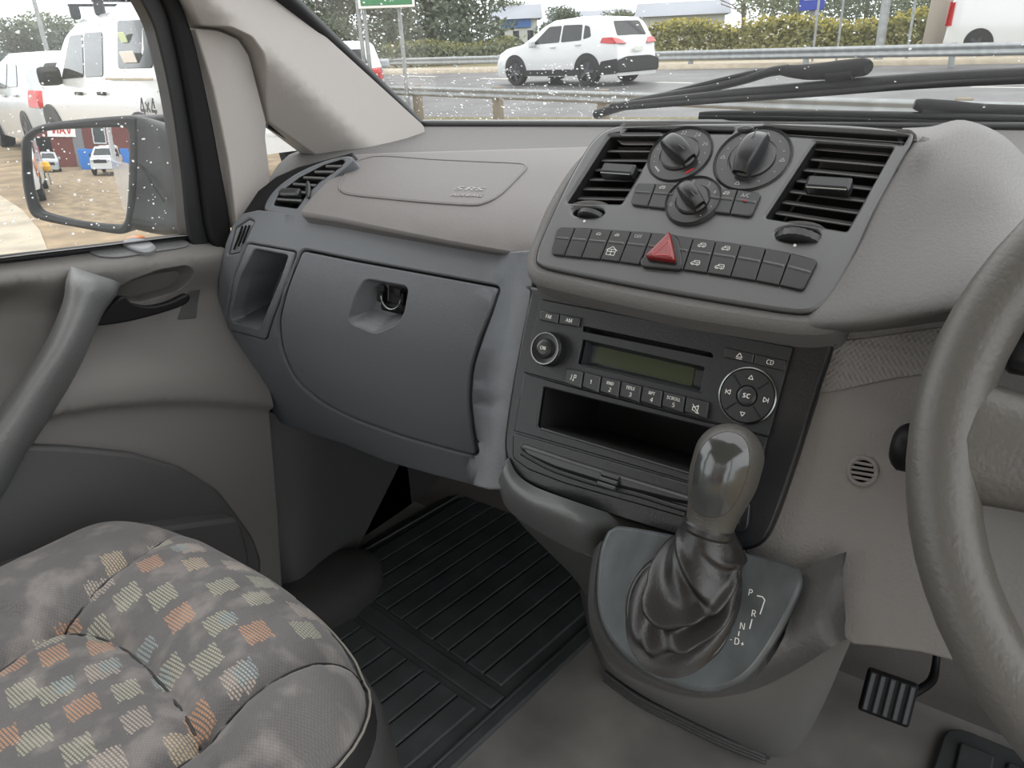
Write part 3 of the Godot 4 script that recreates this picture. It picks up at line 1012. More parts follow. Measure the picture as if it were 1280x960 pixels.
	# shelf under the windscreen
	obj("defrost_shelf", patch([[V3(-1.05, 0.768, -1.1), V3(-0.24, 0.772, -1.21), V3(0.58, 0.786, -1.18)], [V3(-1.05, 0.758, -0.98), V3(-0.24, 0.762, -1.0), V3(0.58, 0.77, -1.0)], [V3(-1.02, 0.752, -0.8), V3(-0.24, 0.755, -0.8), V3(0.58, 0.762, -0.8)], [V3(-1.0, 0.70, -0.72), V3(-0.24, 0.72, -0.66), V3(0.58, 0.74, -0.7)]], 6, 4, 0.02), mat("shelf", Color(0.33, 0.325, 0.32), 0.65, {"grain": "leather", "bump": 0.3, "scale": 9.0}), d)
	obj("end_cap", sheet_mesh(plane(V3(0.35, 0.5, 0.7), atz(332, 262, -0.67)), P([302, 268, 322, 238, 345, 220, 372, 208, 440, 190, 440, 215, 380, 245, 350, 268, 322, 272]), {"step": 0.02, "bev": 0.003, "depth": 0.05}), M.rubber, d)
	# vent at the passenger end of the pad
	var ends := plane(V3(0.05, 0.74, 0.67), atz(374, 246, -0.68))
	var vo := smooth(P([330, 258, 336, 245, 350, 230, 374, 214, 404, 201, 428, 195, 438, 195, 440, 199, 432, 208, 416, 221, 399, 237, 386, 252, 379, 266, 374, 270, 340, 266, 332, 263]), 3)
	var vh := rounded(P([342, 256, 349, 241, 374, 222, 405, 206, 428, 199, 431, 202, 420, 212, 400, 226, 384, 241, 371, 260]), 2)
	var ev := obj("end_vent", sheet_mesh(ends, vo, {"step": 0.02, "edge": 0.004, "bev": 0.002, "depth": 0.03, "holes": [vh]}), M.dash_smooth, d)
	obj("vent_well", pocket_mesh(ends, vh, 0.028, 0.5), M.void, ev)
	var en: Vector3 = ends.n.call(Vector3.ZERO)
	for e in [[347, 248, 378, 250], [356, 238, 386, 240], [367, 229, 396, 231], [380, 221, 407, 222], [394, 214, 418, 214], [408, 207, 428, 207]]:
		var sb := begin()
		bar(sb, ends.at.call(V2(e[0], e[1])) - en * 0.004, ends.at.call(V2(e[2], e[3])) - en * 0.004, 0.004, 0.012, (en + V3(0, -0.3, 0.2)).normalized(), 0.001)
		obj("slat", done(sb), M.slat, ev)
	obj("vent_tab", sheet_mesh(ends, rounded(P([350, 242, 356, 237, 378, 238, 374, 247, 352, 247]), 2), {"step": 0.02, "bev": 0.002, "depth": 0.01, "off": 0.006}), M.key, ev)
	obj("thumb_wheel", sheet_mesh(ends, ellipse(V2(386, 238), 3.2, 11, 16), {"step": 0.02, "bev": 0.002, "depth": 0.008, "off": 0.004}), M.button, ev)
	# dark underside
	obj("under_tray", patch([[V3(-1.0, 0.36, -0.72), V3(-0.7, 0.36, -0.72), V3(-0.4, 0.40, -0.68)], [V3(-1.0, 0.34, -1.0), V3(-0.7, 0.34, -1.0), V3(-0.4, 0.36, -1.0)], [V3(-1.0, 0.34, -1.28), V3(-0.7, 0.34, -1.28), V3(-0.4, 0.36, -1.28)]], 3, 3, 0.01), M.rubber, d)
	# driver's side lower dash
	var kn := P([1020, 412, 1190, 398, 1460, 360, 1500, 620, 1500, 830, 1290, 836, 1200, 829, 1150, 816, 1092, 808, 1066, 806, 1044, 790, 1000, 740, 930, 690, 990, 560])
	var vent_hole := []
	for i in 20:
		vent_hole.append(V2(1078.5 + 16.5 * cos(TAU * i / 20.0), 589 + 16.0 * sin(TAU * i / 20.0)))
	obj("knee_panel", sheet_mesh(fr, kn, {"holes": [vent_hole], "step": 0.013, "bev": 0.003, "depth": 0.012}), M.knee, d)
	var band := P([1046, 426, 1080, 423, 1190, 407, 1330, 396, 1330, 440, 1190, 464, 1120, 473, 1060, 486, 1024, 493, 1030, 470])
	obj("dimpled_strip", sheet_mesh(fr, band, {"step": 0.015, "bev": 0.0012, "depth": 0.003, "off": 0.0018}), M.dimple, d)
	var sv := obj("sensor_grille", pocket_mesh(fr, vent_hole, 0.012, 1.0), M.void, d)
	obj("grille_rim", tube(ring3(fr, V2(1078.5, 589), 17.5, 17.0), 0.0018, 8, 1), M.knee, sv)
	for k in 4:
		var st := begin()
		var yy := 579.5 + k * 6.3
		var hw := sqrt(maxf(16.0 * 16.0 - pow(yy - 589.0, 2.0), 4.0))
		bar(st, fr.at.call(V2(1078.5 - hw, yy - 2.5)), fr.at.call(V2(1078.5 + hw, yy + 2.5)), 0.0019, 0.003, V3(0, 0.4, 1))
		obj("grille_bar", done(st), M.knee, sv)
	# hood over the instruments and the flank beside the control panel
	var rows := [
		[atz(1128, 160, -0.64), atz(1164, 158, -0.66), atz(1205, 150, -0.70), atz(1255, 170, -0.73), atz(1300, 215, -0.73), atz(1340, 245, -0.72), atz(1480, 250, -0.7)],
		[atz(1126, 180, -0.605), atz(1164, 178, -0.60), atz(1208, 166, -0.66), atz(1250, 184, -0.68), atz(1292, 232, -0.68), atz(1334, 262, -0.67), atz(1480, 268, -0.65)],
		[atz(1104, 230, -0.574), atz(1150, 225, -0.575), atz(1195, 214, -0.60), atz(1236, 226, -0.61), atz(1276, 254, -0.61), atz(1318, 278, -0.60), atz(1480, 288, -0.58)],
		[atz(1072, 300, -0.542), atz(1120, 290, -0.54), atz(1170, 280, -0.555), atz(1214, 280, -0.56), atz(1258, 290, -0.555), atz(1300, 304, -0.55), atz(1480, 312, -0.53)],
		[atz(1038, 364, -0.512), atz(1090, 354, -0.505), atz(1148, 344, -0.51), atz(1198, 338, -0.51), atz(1244, 336, -0.505), atz(1290, 338, -0.5), atz(1480, 340, -0.48)],
		[atz(996, 396, -0.503), atz(1070, 392, -0.489), atz(1132, 384, -0.489), atz(1186, 376, -0.489), atz(1236, 372, -0.486), atz(1286, 370, -0.482), atz(1480, 364, -0.47)],
		[atz(980, 412, -0.508), atz(1062, 410, -0.492), atz(1128, 402, -0.492), atz(1182, 394, -0.492), atz(1234, 388, -0.49), atz(1286, 384, -0.486), atz(1480, 376, -0.474)],
		[atz(985, 416, -0.53), atz(1062, 416, -0.53), atz(1128, 409, -0.53), atz(1182, 400, -0.53), atz(1234, 394, -0.53), atz(1286, 390, -0.53), atz(1480, 384, -0.52)]]
	obj("instrument_hood", patch(rows, 5, 5, 0.01), M.hood, d)

func ring3(s: Dictionary, c: Vector2, rx: float, ry: float, n := 24) -> Array:
	var r := []
	for i in n + 1:
		r.append(s.at.call(c + Vector2(cos(TAU * i / n) * rx, sin(TAU * i / n) * ry)))
	return r

# ------------------------------------------------------------------ control panel
func loft(c: Array, a: Array, b: Array, xs: Array, ys: Array, seg := 24, warp = null) -> ArrayMesh:
	var g := []
	for i in c.size():
		var ring := PackedVector3Array()
		for k in seg + 1:
			var w := TAU * (k % seg) / seg
			var f: float = warp.call(float(i) / (c.size() - 1), w) if warp else 1.0
			ring.append(c[i] + (xs[i] * cos(w) * a[i] + ys[i] * sin(w) * b[i]) * f)
		g.append(ring)
	var st := begin()
	for i in g.size() - 1:
		for k in seg:
			quad(st, g[i][k], g[i][k + 1], g[i + 1][k + 1], g[i + 1][k], g[i][k] + g[i + 1][k + 1] - c[i] - c[i + 1])
	st.set_smooth_group(1)
	for e in [0, g.size() - 1]:
		for k in seg:
			tri(st, g[e][k], g[e][k + 1], c[e], c[e] - c[1 if e == 0 else g.size() - 2])
	return done(st)

func z4(x: float, y: float) -> Vector2:   # a reading taken off an enlarged view of the panel
	return Vector2(640.0 + x / 3.0476, 140.0 + y / 3.0476)

func z5(x: float, y: float) -> Vector2:   # the same for the radio
	return Vector2(620.0 + x / 2.823, 360.0 + y / 2.823)

func air_vent(s: Dictionary, c: Array, n: int, tab: Vector2, parent: Node) -> void:
	var hole := rounded(c, 3.0)
	var v := obj("air_vent", pocket_mesh(s, hole, 0.03, 1.0, Vector2(0, -6)), M.void, parent)
	var nn: Vector3 = s.n.call(Vector3.ZERO)
	for i in n:
		var t := (i + 0.75) / n
		var a: Vector3 = s.at.call((c[0] as Vector2).lerp(c[3], t))
		var b: Vector3 = s.at.call((c[1] as Vector2).lerp(c[2], t))
		var st := begin()
		bar(st, a - nn * 0.008, b - nn * 0.008, 0.0016, 0.0085, (nn + V3(0, -0.75, 0.75)).normalized(), 0.0006)
		obj("slat", done(st), M.slat, v)
	var tf := level(s, tab, -0.001)
	obj("vent_tab", block_mesh(tf, V3(0.03, 0.0105, 0.012), 0.002), M.key, v)
	obj("tab_edge", block_mesh(tf * Transform3D(Basis(), V3(0, -0.0055, 0.002)), V3(0.027, 0.0012, 0.008), 0.0004), M.chrome, v)

func rotary(s: Dictionary, q: Vector2, r: float, angle: float, marks: Array, parent: Node) -> void:
	var t := level(s, q, -0.001)
	var dial := obj("dial_ring", lathe(t, P([r * 1.04, -0.002, r * 1.04, 0.001, r * 1.0, 0.0028, r * 0.96, 0.0028, r * 0.94, 0.0018, r * 0.64, 0.0022, r * 0.63, 0.0008, r * 0.6, 0.0008, r * 0.6, 0.0034, r * 0.55, 0.0048, 0.0, 0.0052]), 40), M.dial, parent)
	obj("dial_edge", lathe(t, P([r * 1.0, 0.0027, r * 0.985, 0.0036, r * 0.965, 0.0027]), 40), M.key, dial)
	var g := t * Transform3D(Basis(Vector3.BACK, deg_to_rad(angle)), V3(0, 0, 0.0035))
	var rows := []
	for i in 7:
		var u := i / 6.0
		var w := r * 0.27 * (0.7 + 0.3 * sin(PI * u))
		var x := lerpf(-r * 0.62, r * 0.62, u)
		var h := 0.003 + 0.0115 * pow(sin(PI * clampf(u * 0.94 + 0.03, 0, 1)), 0.45)
		rows.append([g * V3(x, -w * 1.15, 0), g * V3(x, -w, h * 0.8), g * V3(x, -w * 0.5, h), g * V3(x, w * 0.5, h), g * V3(x, w, h * 0.8), g * V3(x, w * 1.15, 0)])
	obj("knob_grip", patch(rows, 3, 3, 0.0), M.key, dial)
	obj("knob_pointer", block_mesh(g * Transform3D(Basis(), V3(r * 0.36, 0, 0.0142)), V3(r * 0.3, 0.0009, 0.0006), 0.0002), M.key, dial)
	for m in marks:
		var w := deg_to_rad(m[0])
		var mt := t * Transform3D(Basis(), V3(cos(w) * r * 0.79, sin(w) * r * 0.79, 0.0021))
		if m[1] == ".":
			obj("dial_mark", block_mesh(mt, V3(0.0009, 0.0009, 0.0003), 0.0001), m[2], dial)
		elif m[1] == "^":
			obj("dial_mark", strokes(mt, [[V2(-0.0018, -0.0014), V2(0.0018, -0.0014), V2(0, 0.0016), V2(-0.0018, -0.0014)]], 0.0005), m[2], dial)
		elif m[1] == "-":
			obj("dial_mark", block_mesh(mt * Transform3D(Basis(Vector3.BACK, w + PI / 2), Vector3.ZERO), V3(0.007, 0.0014, 0.0003), 0.0001), m[2], dial)
		else:
			lettering(m[1], mt, 0.0032, m[2], dial)

func van_icon(t: Transform3D, parent: Node, k := 1.0, called := "symbol") -> void:
	var l := [[V2(-5, -2), V2(-5, 0), V2(-3, 1), V2(-1.5, 3), V2(4, 3), V2(5, 1), V2(5, -2), V2(3.6, -2)], [V2(1.6, -2), V2(-1.8, -2)], [V2(-3.8, -2), V2(-5, -2)]]
	for c in [-2.8, 2.6]:
		var a := []
		for i in 9:
			a.append(V2(c + cos(TAU * i / 8.0), -2 + sin(TAU * i / 8.0)))
		l.append(a)
	l.append([V2(-1.5, 3), V2(-1.5, 0.5), V2(4.6, 0.8)])
	for x in l:
		for i in x.size(): x[i] *= 0.00075 * k
	obj(called, strokes(t, l, 0.00042 * k), M.white_ink, parent)

func keys(s: Dictionary, top: Array, bot: Array, m: Material, parent: Node, skip := []) -> Array:
	# a row of rocker keys between two lines of pixels, each with a pressed-in ridge
	var made := []
	for i in top.size() - 1:
		if i in skip: continue
		var g: Vector2 = (top[1] - top[0]).normalized() * 0.5
		var q := rounded([top[i] + g, top[i + 1] - g, bot[i + 1] - g, bot[i] + g], 0.8)
		if i == 0: q = rounded([top[i] + g, top[i + 1] - g, bot[i + 1] - g, bot[i] + g], [6, 0.8, 0.8, 6])
		if i == top.size() - 2: q = rounded([top[i] + g, top[i + 1] - g, bot[i + 1] - g, bot[i] + g], [0.8, 6, 6, 0.8])
		var b := obj("rocker_key", sheet_mesh(s, q, {"step": 0.02, "bev": 0.0008, "depth": 0.006, "off": 0.003}), m, parent)
		var st := begin()
		var n: Vector3 = s.n.call(Vector3.ZERO)
		bar(st, s.at.call((top[i] as Vector2).lerp(bot[i], 0.42) + g * 4) + n * 0.0032, s.at.call((top[i + 1] as Vector2).lerp(bot[i + 1], 0.42) - g * 4) + n * 0.0032, 0.002, 0.0018, n, 0.0008)
		obj("ridge", done(st), M.ridge, b)
		made.append(b)
	return made

func make_control_panel() -> void:
	var s := plane(PANEL_N, PANEL_P)
	var n := PANEL_N
	var d := thing("control_panel", "grey centre control panel with two air vents, three rotary knobs and a red hazard triangle", "control panel", V3(-0.235, 0.72, -0.53))
	var cowl := smooth(P([654, 332, 656, 312, 664, 292, 676, 262, 692, 232, 710, 205, 732, 182, 760, 163, 800, 156, 930, 152, 1060, 156, 1150, 164, 1162, 176, 1128, 235, 1092, 300, 1066, 360, 1052, 400, 1030, 411, 985, 411, 920, 402, 850, 391, 780, 377, 710, 361, 670, 351, 658, 343]), 3)
	var vl := [z4(375, 98), z4(572, 98), z4(420, 356), z4(213, 352)]
	var vr := [V2(1019.6, 180), V2(1117.5, 186.7), V2(1059, 291.6), V2(957.6, 274.5)]
	var slot_a := rounded([z4(440, 66), z4(850, 76), z4(838, 90), z4(425, 88)], 1.5)
	var slot_b := rounded([z4(965, 66), V2(1136, 172), V2(1129, 184), z4(1000, 95), z4(955, 80)], 1.5)
	var face := smooth(P([671.5, 325, 676, 306, 690, 274, 706, 240, 724, 206, 742, 178, 764, 162, 800, 158.5, 930, 156, 1060, 159, 1130, 167, 1141, 176, 1122, 212, 1092, 268, 1068, 322, 1050, 356, 1034, 379, 1014, 391, 985, 391, 920, 381, 850, 369, 780, 356, 710, 342, 684, 336, 674, 331]), 3)
	var wl := ellipse(z4(295, 388), 20, 6.5)
	var wr := ellipse(z4(1090, 475), 28, 9.5)
	obj("cowl", sheet_mesh(s, cowl, {"step": 0.02, "edge": 0.006, "bev": 0.007, "depth": 0.055, "off": -0.001, "holes": [vl, vr, slot_a, slot_b, wl, wr]}), M.hood, d)
	obj("seam_shadow", sheet_mesh(s, inset(face, -1.2 if area2(face) > 0.0 else 1.2), {"step": 0.03, "bev": 0.0, "depth": 0.002, "off": 0.0006, "holes": [vl, vr, slot_a, slot_b, wl, wr]}), M.void, d)
	obj("panel_face", sheet_mesh(s, face, {"step": 0.02, "edge": 0.008, "bev": 0.0022, "depth": 0.004, "off": 0.003, "holes": [rounded(vl, 3), rounded(vr, 3), slot_a, slot_b, wl, wr]}), M.panel, d)
	var sf := plane(n, PANEL_P + n * 0.0025)
	air_vent(sf, vl, 7, z4(408, 226), d)
	air_vent(sf, vr, 7, V2(1036, 232), d)
	for h in [slot_a, slot_b]:
		var dv := obj("demister_slot", pocket_mesh(sf, h, 0.012, 0.5), M.void, d)
		for k in 2:
			var st := begin()
			var a: Vector2 = h[0] if h[0].x < h[8].x else h[8]
			bar(st, sf.at.call(z4(445, 75 + k * 7) if h == slot_a else z4(968, 76 + k * 7)) - n * 0.003, sf.at.call(z4(845, 80 + k * 5) if h == slot_a else V2(1131, 176 + k * 4)) - n * 0.003, 0.0012, 0.003, n)
			obj("slot_bar", done(st), M.slat, dv)
	# sun sensor between the slots
	obj("sun_sensor", sheet_mesh(sf, ellipse(z4(893, 70), 11, 4.5), {"step": 0.01, "bev": 0.0015, "depth": 0.004, "off": 0.003}), M.button, d)
	# thumb wheels
	for w in [[z4(295, 388), 0.013, wl], [z4(1090, 477), 0.018, wr]]:
		var tw := obj("thumb_wheel_recess", pocket_mesh(sf, w[2], 0.01, 1.5), M.void, d)
		var t := level(sf, w[0], -w[1] * 0.55)
		t.basis = t.basis * Basis(Vector3.RIGHT, PI / 2)
		var hw: float = w[1] * 0.2
		obj("thumb_wheel", lathe(t, P([0.0, hw, w[1] * 0.9, hw, w[1], hw * 0.7, w[1], -hw * 0.7, w[1] * 0.9, -hw, 0.0, -hw]), 48, 0.02, 24), M.key, tw)
	for q in [z4(277, 418), z4(1078, 510)]:
		obj("dot", lathe(level(sf, q, 0.0006), P([0.0012, 0, 0.0011, 0.0004, 0, 0.0005]), 12), M.white_ink, d)
	# rotary knobs
	var dot: Material = M.grey_ink
	rotary(sf, z4(640, 163), 0.0258, -33, [[100, "22", dot], [135, "20", dot], [65, "24", dot], [170, ".", dot], [190, ".", dot], [205, ".", dot], [30, "26", dot], [5, ".", dot], [-20, ".", dot], [-48, "-", M.red_ink], [228, "-", dot]], d)
	rotary(plane(n, PANEL_P + n * 0.0045), z4(690, 338), 0.0212, -38, [[200, "0", dot], [150, "1", dot], [108, "2", dot], [62, "3", dot], [30, "4", dot], [-15, ".", dot], [-50, ".", dot]], d)
	rotary(sf, z4(916, 180), 0.0285, 82, [[78, "^", dot], [45, ".", dot], [20, ".", dot], [0, "^", dot], [-28, ".", dot], [-60, ".", dot], [-100, "^", dot], [130, ".", dot], [160, ".", dot], [180, "^", dot], [210, ".", dot]], d)
	# key groups beside the middle knob
	var kl := keys(sf, [z4(478, 278), z4(552, 280), z4(640, 284)], [z4(452, 360), z4(520, 368), z4(600, 378)], M.key, d)
	var kr := keys(sf, [z4(760, 296), z4(862, 304), z4(955, 316)], [z4(735, 386), z4(832, 396), z4(915, 408)], M.key, d)
	van_icon(level(sf, z4(577, 296), 0.0032), kl[1], 0.6)
	van_icon(level(sf, z4(820, 318), 0.0032), kr[0], 0.6)
	lettering("A/C", level(sf, z4(893, 328), 0.0032), 0.003, M.grey_ink, kr[1])
	obj("lamp_dot", block_mesh(level(sf, z4(890, 350), 0.0042), V3(0.0022, 0.0011, 0.0008), 0.0003), M.red_ink, kr[1])
	# the long row of keys
	var tx := [178, 245, 310, 385, 458, 537, 615, 695, 780, 875, 970, 1065, 1170]
	var ty := [442, 446, 450, 455, 460, 466, 475, 487, 498, 511, 526, 545, 572]
	var bx := [149, 203, 268, 340, 412, 490, 572, 655, 745, 835, 930, 1020, 1112]
	var by := [548, 554, 561, 568, 577, 588, 598, 607, 620, 634, 650, 667, 688]
	var tops := []
	var bots := []
	for i in tx.size():
		tops.append(z4(tx[i], ty[i]))
		bots.append(z4(bx[i], by[i]))
	var row := keys(sf, tops, bots, M.button, d)
	for e in [[2, 335, 473, 0.5], [3, 405, 477, 0.5], [7, 728, 516, 0.75], [8, 818, 528, 0.75], [7, 703, 583, 0.85], [8, 795, 598, 0.85]]:
		van_icon(level(sf, z4(e[1], e[2]), 0.0032), row[e[0]], e[3])
	lettering("OFF", level(sf, z4(486, 483), 0.0032), 0.0028, M.grey_ink, row[4])
	# washer mark on the fourth key
	var wt := level(sf, z4(383, 540), 0.0032)
	obj("symbol", strokes(wt, [[V2(-0.0035, -0.003), V2(-0.0035, 0.002), V2(0.0035, 0.002), V2(0.0035, -0.003), V2(-0.0035, -0.003)], [V2(-0.0048, 0.001), V2(0, 0.0045), V2(0.0048, 0.001)], [V2(0, -0.003), V2(0, 0.0015)], [V2(-0.0035, 0), V2(0.0035, 0)]], 0.0004), M.white_ink, row[3])
	# hazard switch
	var hz := obj("hazard_base", sheet_mesh(sf, rounded([z4(612, 470), z4(640, 490), z4(655, 590), z4(640, 612), z4(500, 598), z4(492, 575)], 4), {"step": 0.02, "bev": 0.001, "depth": 0.006, "off": 0.0042}), M.button, d)
	obj("hazard_triangle", sheet_mesh(sf, rounded([z4(612, 474), z4(633, 588), z4(516, 572)], 5), {"step": 0.006, "bev": 0.0018, "depth": 0.006, "off": 0.0095}), M.hazard, hz)
	var ta := level(sf, z4(588, 548), 0.0098)
	obj("triangle_line", strokes(ta, [[V2(-0.0058, -0.0058), V2(0.0066, -0.0045), V2(0.0022, 0.0075), V2(-0.0058, -0.0058)]], 0.0005), mat("hazard_line", Color(0.75, 0.3, 0.3), 0.3), hz)
	lettering("•", level(sf, z4(806, 558), 0.0034), 0.002, M.red_ink, row[8])

func ellipse(c: Vector2, rx: float, ry: float, n := 20) -> PackedVector2Array:
	var r := PackedVector2Array()
	for i in n:
		r.append(c + Vector2(cos(TAU * i / n) * rx, sin(TAU * i / n) * ry))
	return r

# ------------------------------------------------------------------ radio and centre stack
func make_radio() -> void:
	var s := plane(STACK_N, STACK_P)
	var n := STACK_N.normalized()
	var st_ := thing("centre_stack", "black centre stack surround with open storage slot, around the radio", "console", V3(-0.235, 0.6, -0.5))
	var cd := rounded([z5(318, 138), z5(770, 232), z5(776, 248), z5(318, 156)], 2)
	var glass := rounded([z5(318, 185), z5(745, 282), z5(728, 366), z5(300, 270)], 2)
	var slot := rounded([z5(176, 350), z5(940, 540), z5(905, 712), z5(690, 652), z5(155, 492)], 4)
	var fascia := smooth(P([664, 368, 668, 359, 800, 383, 940, 409, 1038, 427, 1042, 433, 1026, 482, 1004, 552, 984, 612, 968, 655, 956, 676, 940, 686, 915, 687, 860, 674, 780, 650, 700, 622, 660, 605, 641, 588, 632, 562, 634, 530, 642, 478, 652, 425]), 3)
	obj("surround", sheet_mesh(s, fascia, {"step": 0.03, "edge": 0.004, "bev": 0.003, "depth": 0.03, "off": 0.003, "holes": [slot, inset(glass, 1.0 if area2(glass) < 0.0 else -1.0), inset(cd, 1.0 if area2(cd) < 0.0 else -1.0)]}), M.fascia, st_)
	obj("storage_frame", sheet_mesh(s, [z5(109, 304), z5(966, 528), z5(908, 748), z5(72, 504)], {"step": 0.03, "bev": 0.0012, "depth": 0.003, "off": 0.0048, "holes": [slot]}), M.radio, st_)
	obj("storage_slot", pocket_mesh(plane(n, STACK_P + n * 0.004), slot, 0.09, 6.0), M.void, st_)
	var lip := begin()
	var s2 := plane(n, STACK_P + n * 0.0052)
	bar(lip, s2.at.call(z5(158, 496)), s2.at.call(z5(700, 660)), 0.0018, 0.002, n, 0.0006)
	obj("slot_lip", done(lip), M.key, st_)
	# ashtray drawer
	var ash := rounded([z5(68, 510), z5(906, 752), z5(896, 845), z5(872, 866), z5(640, 800), z5(250, 690), z5(120, 640), z5(66, 600)], 6)
	var tray := obj("ashtray", sheet_mesh(s, ash, {"step": 0.03, "bev": 0.0015, "depth": 0.003, "off": 0.0046}), M.fascia, st_)
	var scoop := rounded([z5(92, 560), z5(110, 548), z5(300, 610), z5(640, 712), z5(870, 780), z5(868, 800), z5(640, 755), z5(380, 690), z5(220, 640), z5(120, 596)], 4)
	obj("finger_scoop", sheet_mesh(s, scoop, {"step": 0.01, "bev": 0.004, "depth": 0.002, "off": 0.0078}), M.button, tray)
	var hl := []
	for q in [z5(105, 582), z5(200, 634), z5(300, 670), z5(400, 700), z5(520, 730), z5(640, 768), z5(760, 802), z5(870, 828)]:
		hl.append(s.at.call(q) + n * 0.006)
	obj("drawer_lip", tube(hl, 0.0022, 8), M.radio, tray)
	for k in 3:
		obj("drawer_tab", block_mesh(level(s, z5(420 - k * 3, 662 + k * 17), 0.007 + 0.002 * k), V3(0.0165, 0.0036, 0.006), 0.001), M.key, tray)
	# the radio
	var r := thing("car_radio", "black car radio with green display, volume knob and silver-rimmed search ring", "radio", V3(-0.235, 0.675, -0.5))
	var face := rounded([z5(170, 44), z5(1054, 213), z5(970, 524), z5(108, 298)], 1.5)
	obj("radio_gap", sheet_mesh(s, inset(face, -1.0 if area2(face) > 0.0 else 1.0), {"step": 0.04, "edge": 0.004, "bev": 0.0, "depth": 0.001, "off": 0.0034, "holes": [glass, cd]}), M.void, r)
	obj("faceplate", sheet_mesh(s, face, {"step": 0.03, "edge": 0.0035, "bev": 0.0006, "depth": 0.002, "off": 0.0058, "holes": [cd, glass]}), M.radio, r)
	var sf := plane(n, STACK_P + n * 0.0055)
	obj("disc_slot", pocket_mesh(sf, cd, 0.012, 0.3), M.void, r)
	var dw := obj("display_recess", pocket_mesh(sf, glass, 0.007, 4.0), M.radio, r)
	obj("display", sheet_mesh(plane(n, STACK_P - n * 0.0008), rounded([z5(362, 204), z5(703, 278), z5(690, 348), z5(345, 262)], 1), {"step": 0.05, "bev": 0.0, "depth": 0.001}), M.lcd, dw)
	var rb := begin()
	bar(rb, sf.at.call(z5(300, 271)) + n * 0.0003, sf.at.call(z5(728, 368)) + n * 0.0003, 0.0012, 0.0012, n)
	obj("display_edge", done(rb), M.key, dw)
	# keys
	var word := func(a, b, c, dd, txt, small, off := 0.003):
		var k := obj("radio_key", sheet_mesh(sf, rounded([a, b, c, dd], 1.2), {"step": 0.03, "bev": 0.0012, "depth": 0.003, "off": off}), M.key, r)
		var mid: Vector2 = (a + b + c + dd) * 0.25
		if txt: lettering(txt, level(sf, mid + (Vector2(0.4, 4.0) if small else Vector2.ZERO), off + 0.0002), 0.0032, M.white_ink, k)
		if small: lettering(small, level(sf, mid + Vector2(0.6, -4.0), off + 0.0002), 0.0023, M.white_ink, k)
		return k
	word.call(z5(162, 80), z5(228, 92), z5(222, 128), z5(157, 114), "FM", "")
	word.call(z5(232, 93), z5(303, 106), z5(296, 140), z5(226, 128), "AM", "")
	word.call(z5(808, 208), z5(914, 232), z5(908, 268), z5(804, 246), "", "", 0.0015)
	word.call(z5(916, 233), z5(1030, 256), z5(1022, 296), z5(910, 269), "CD", "", 0.0015)
	obj("symbol", strokes(level(sf, z5(862, 239), 0.0018), [[V2(-0.0022, -0.0012), V2(0.0022, -0.0012), V2(0, 0.0018), V2(-0.0022, -0.0012)], [V2(-0.0022, -0.0024), V2(0.0022, -0.0024)]], 0.0005), M.white_ink, r)
	var kx := [255, 319, 381, 450, 524, 599, 678, 762]
	var ky := [284, 298, 314, 330, 348, 366, 385, 406]
	var names := [["", ""], ["1", ""], ["2", "RND"], ["3", "TITLE"], ["4", "RPT"], ["5", "SCROLL"], ["", ""]]
	for i in 7:
		var lowdx := -8
		word.call(z5(kx[i], ky[i]), z5(kx[i + 1] - 4, ky[i + 1] - 1), z5(kx[i + 1] - 4 + lowdx, ky[i + 1] + 58), z5(kx[i] + lowdx, ky[i] + 52), names[i][0], names[i][1], 0.004)
	var note := level(sf, z5(278, 320), 0.0042)
	obj("symbol", strokes(note, [[V2(-0.002, -0.001), V2(-0.001, -0.001), V2(-0.001, 0.003)], [V2(0.0005, -0.001), V2(0.0012, -0.002), V2(0.0012, 0.003), V2(0.003, 0.003), V2(0.003, 0.001), V2(0.0012, 0.001)]], 0.0005), M.white_ink, r)
	var mute := level(sf, z5(712, 428), 0.0042)
	obj("symbol", strokes(mute, [[V2(-0.0025, -0.0012), V2(-0.0025, 0.0012), V2(-0.001, 0.0012), V2(0.0015, 0.003), V2(0.0015, -0.003), V2(-0.001, -0.0012), V2(-0.0025, -0.0012)], [V2(-0.003, 0.003), V2(0.003, -0.003)]], 0.0005), M.white_ink, r)
	# volume knob
	var vk := level(sf, z5(196, 218), 0.0)
	var vol := obj("volume_knob", lathe(vk, P([0.0142, 0.0, 0.0142, 0.009, 0.0132, 0.0105]), 60, 0.018, 30), M.button, r)
	obj("chrome_ring", lathe(vk, P([0.0135, 0.0102, 0.0132, 0.0114, 0.0122, 0.0114, 0.0118, 0.0104]), 48), M.chrome, vol)
	obj("knob_face", lathe(vk, P([0.0119, 0.0106, 0.0082, 0.0098, 0.0078, 0.0104, 0.0072, 0.0122, 0.005, 0.0132, 0.0, 0.0136]), 40), M.button, vol)
	lettering("ON", vk * Transform3D(Basis(), V3(0, 0, 0.0137)), 0.0028, M.white_ink, vol)
	# search ring
	var c := level(sf, z5(888, 381), 0.0)
	var ring := obj("search_ring", lathe(c, P([0.0205, 0.0, 0.0205, 0.0016, 0.0196, 0.002, 0.0190, 0.0012]), 56), M.chrome, r)
	obj("ring_face", lathe(c, P([0.0191, 0.0008, 0.0186, 0.002, 0.0078, 0.0022, 0.0072, 0.0008]), 56), M.key, ring)
	obj("centre_key", lathe(c, P([0.0068, 0.0008, 0.0066, 0.0022, 0.005, 0.0028, 0.0, 0.003]), 36), M.key, ring)
	lettering("SC", c * Transform3D(Basis(), V3(0, 0, 0.0031)), 0.0034, M.white_ink, ring, true)
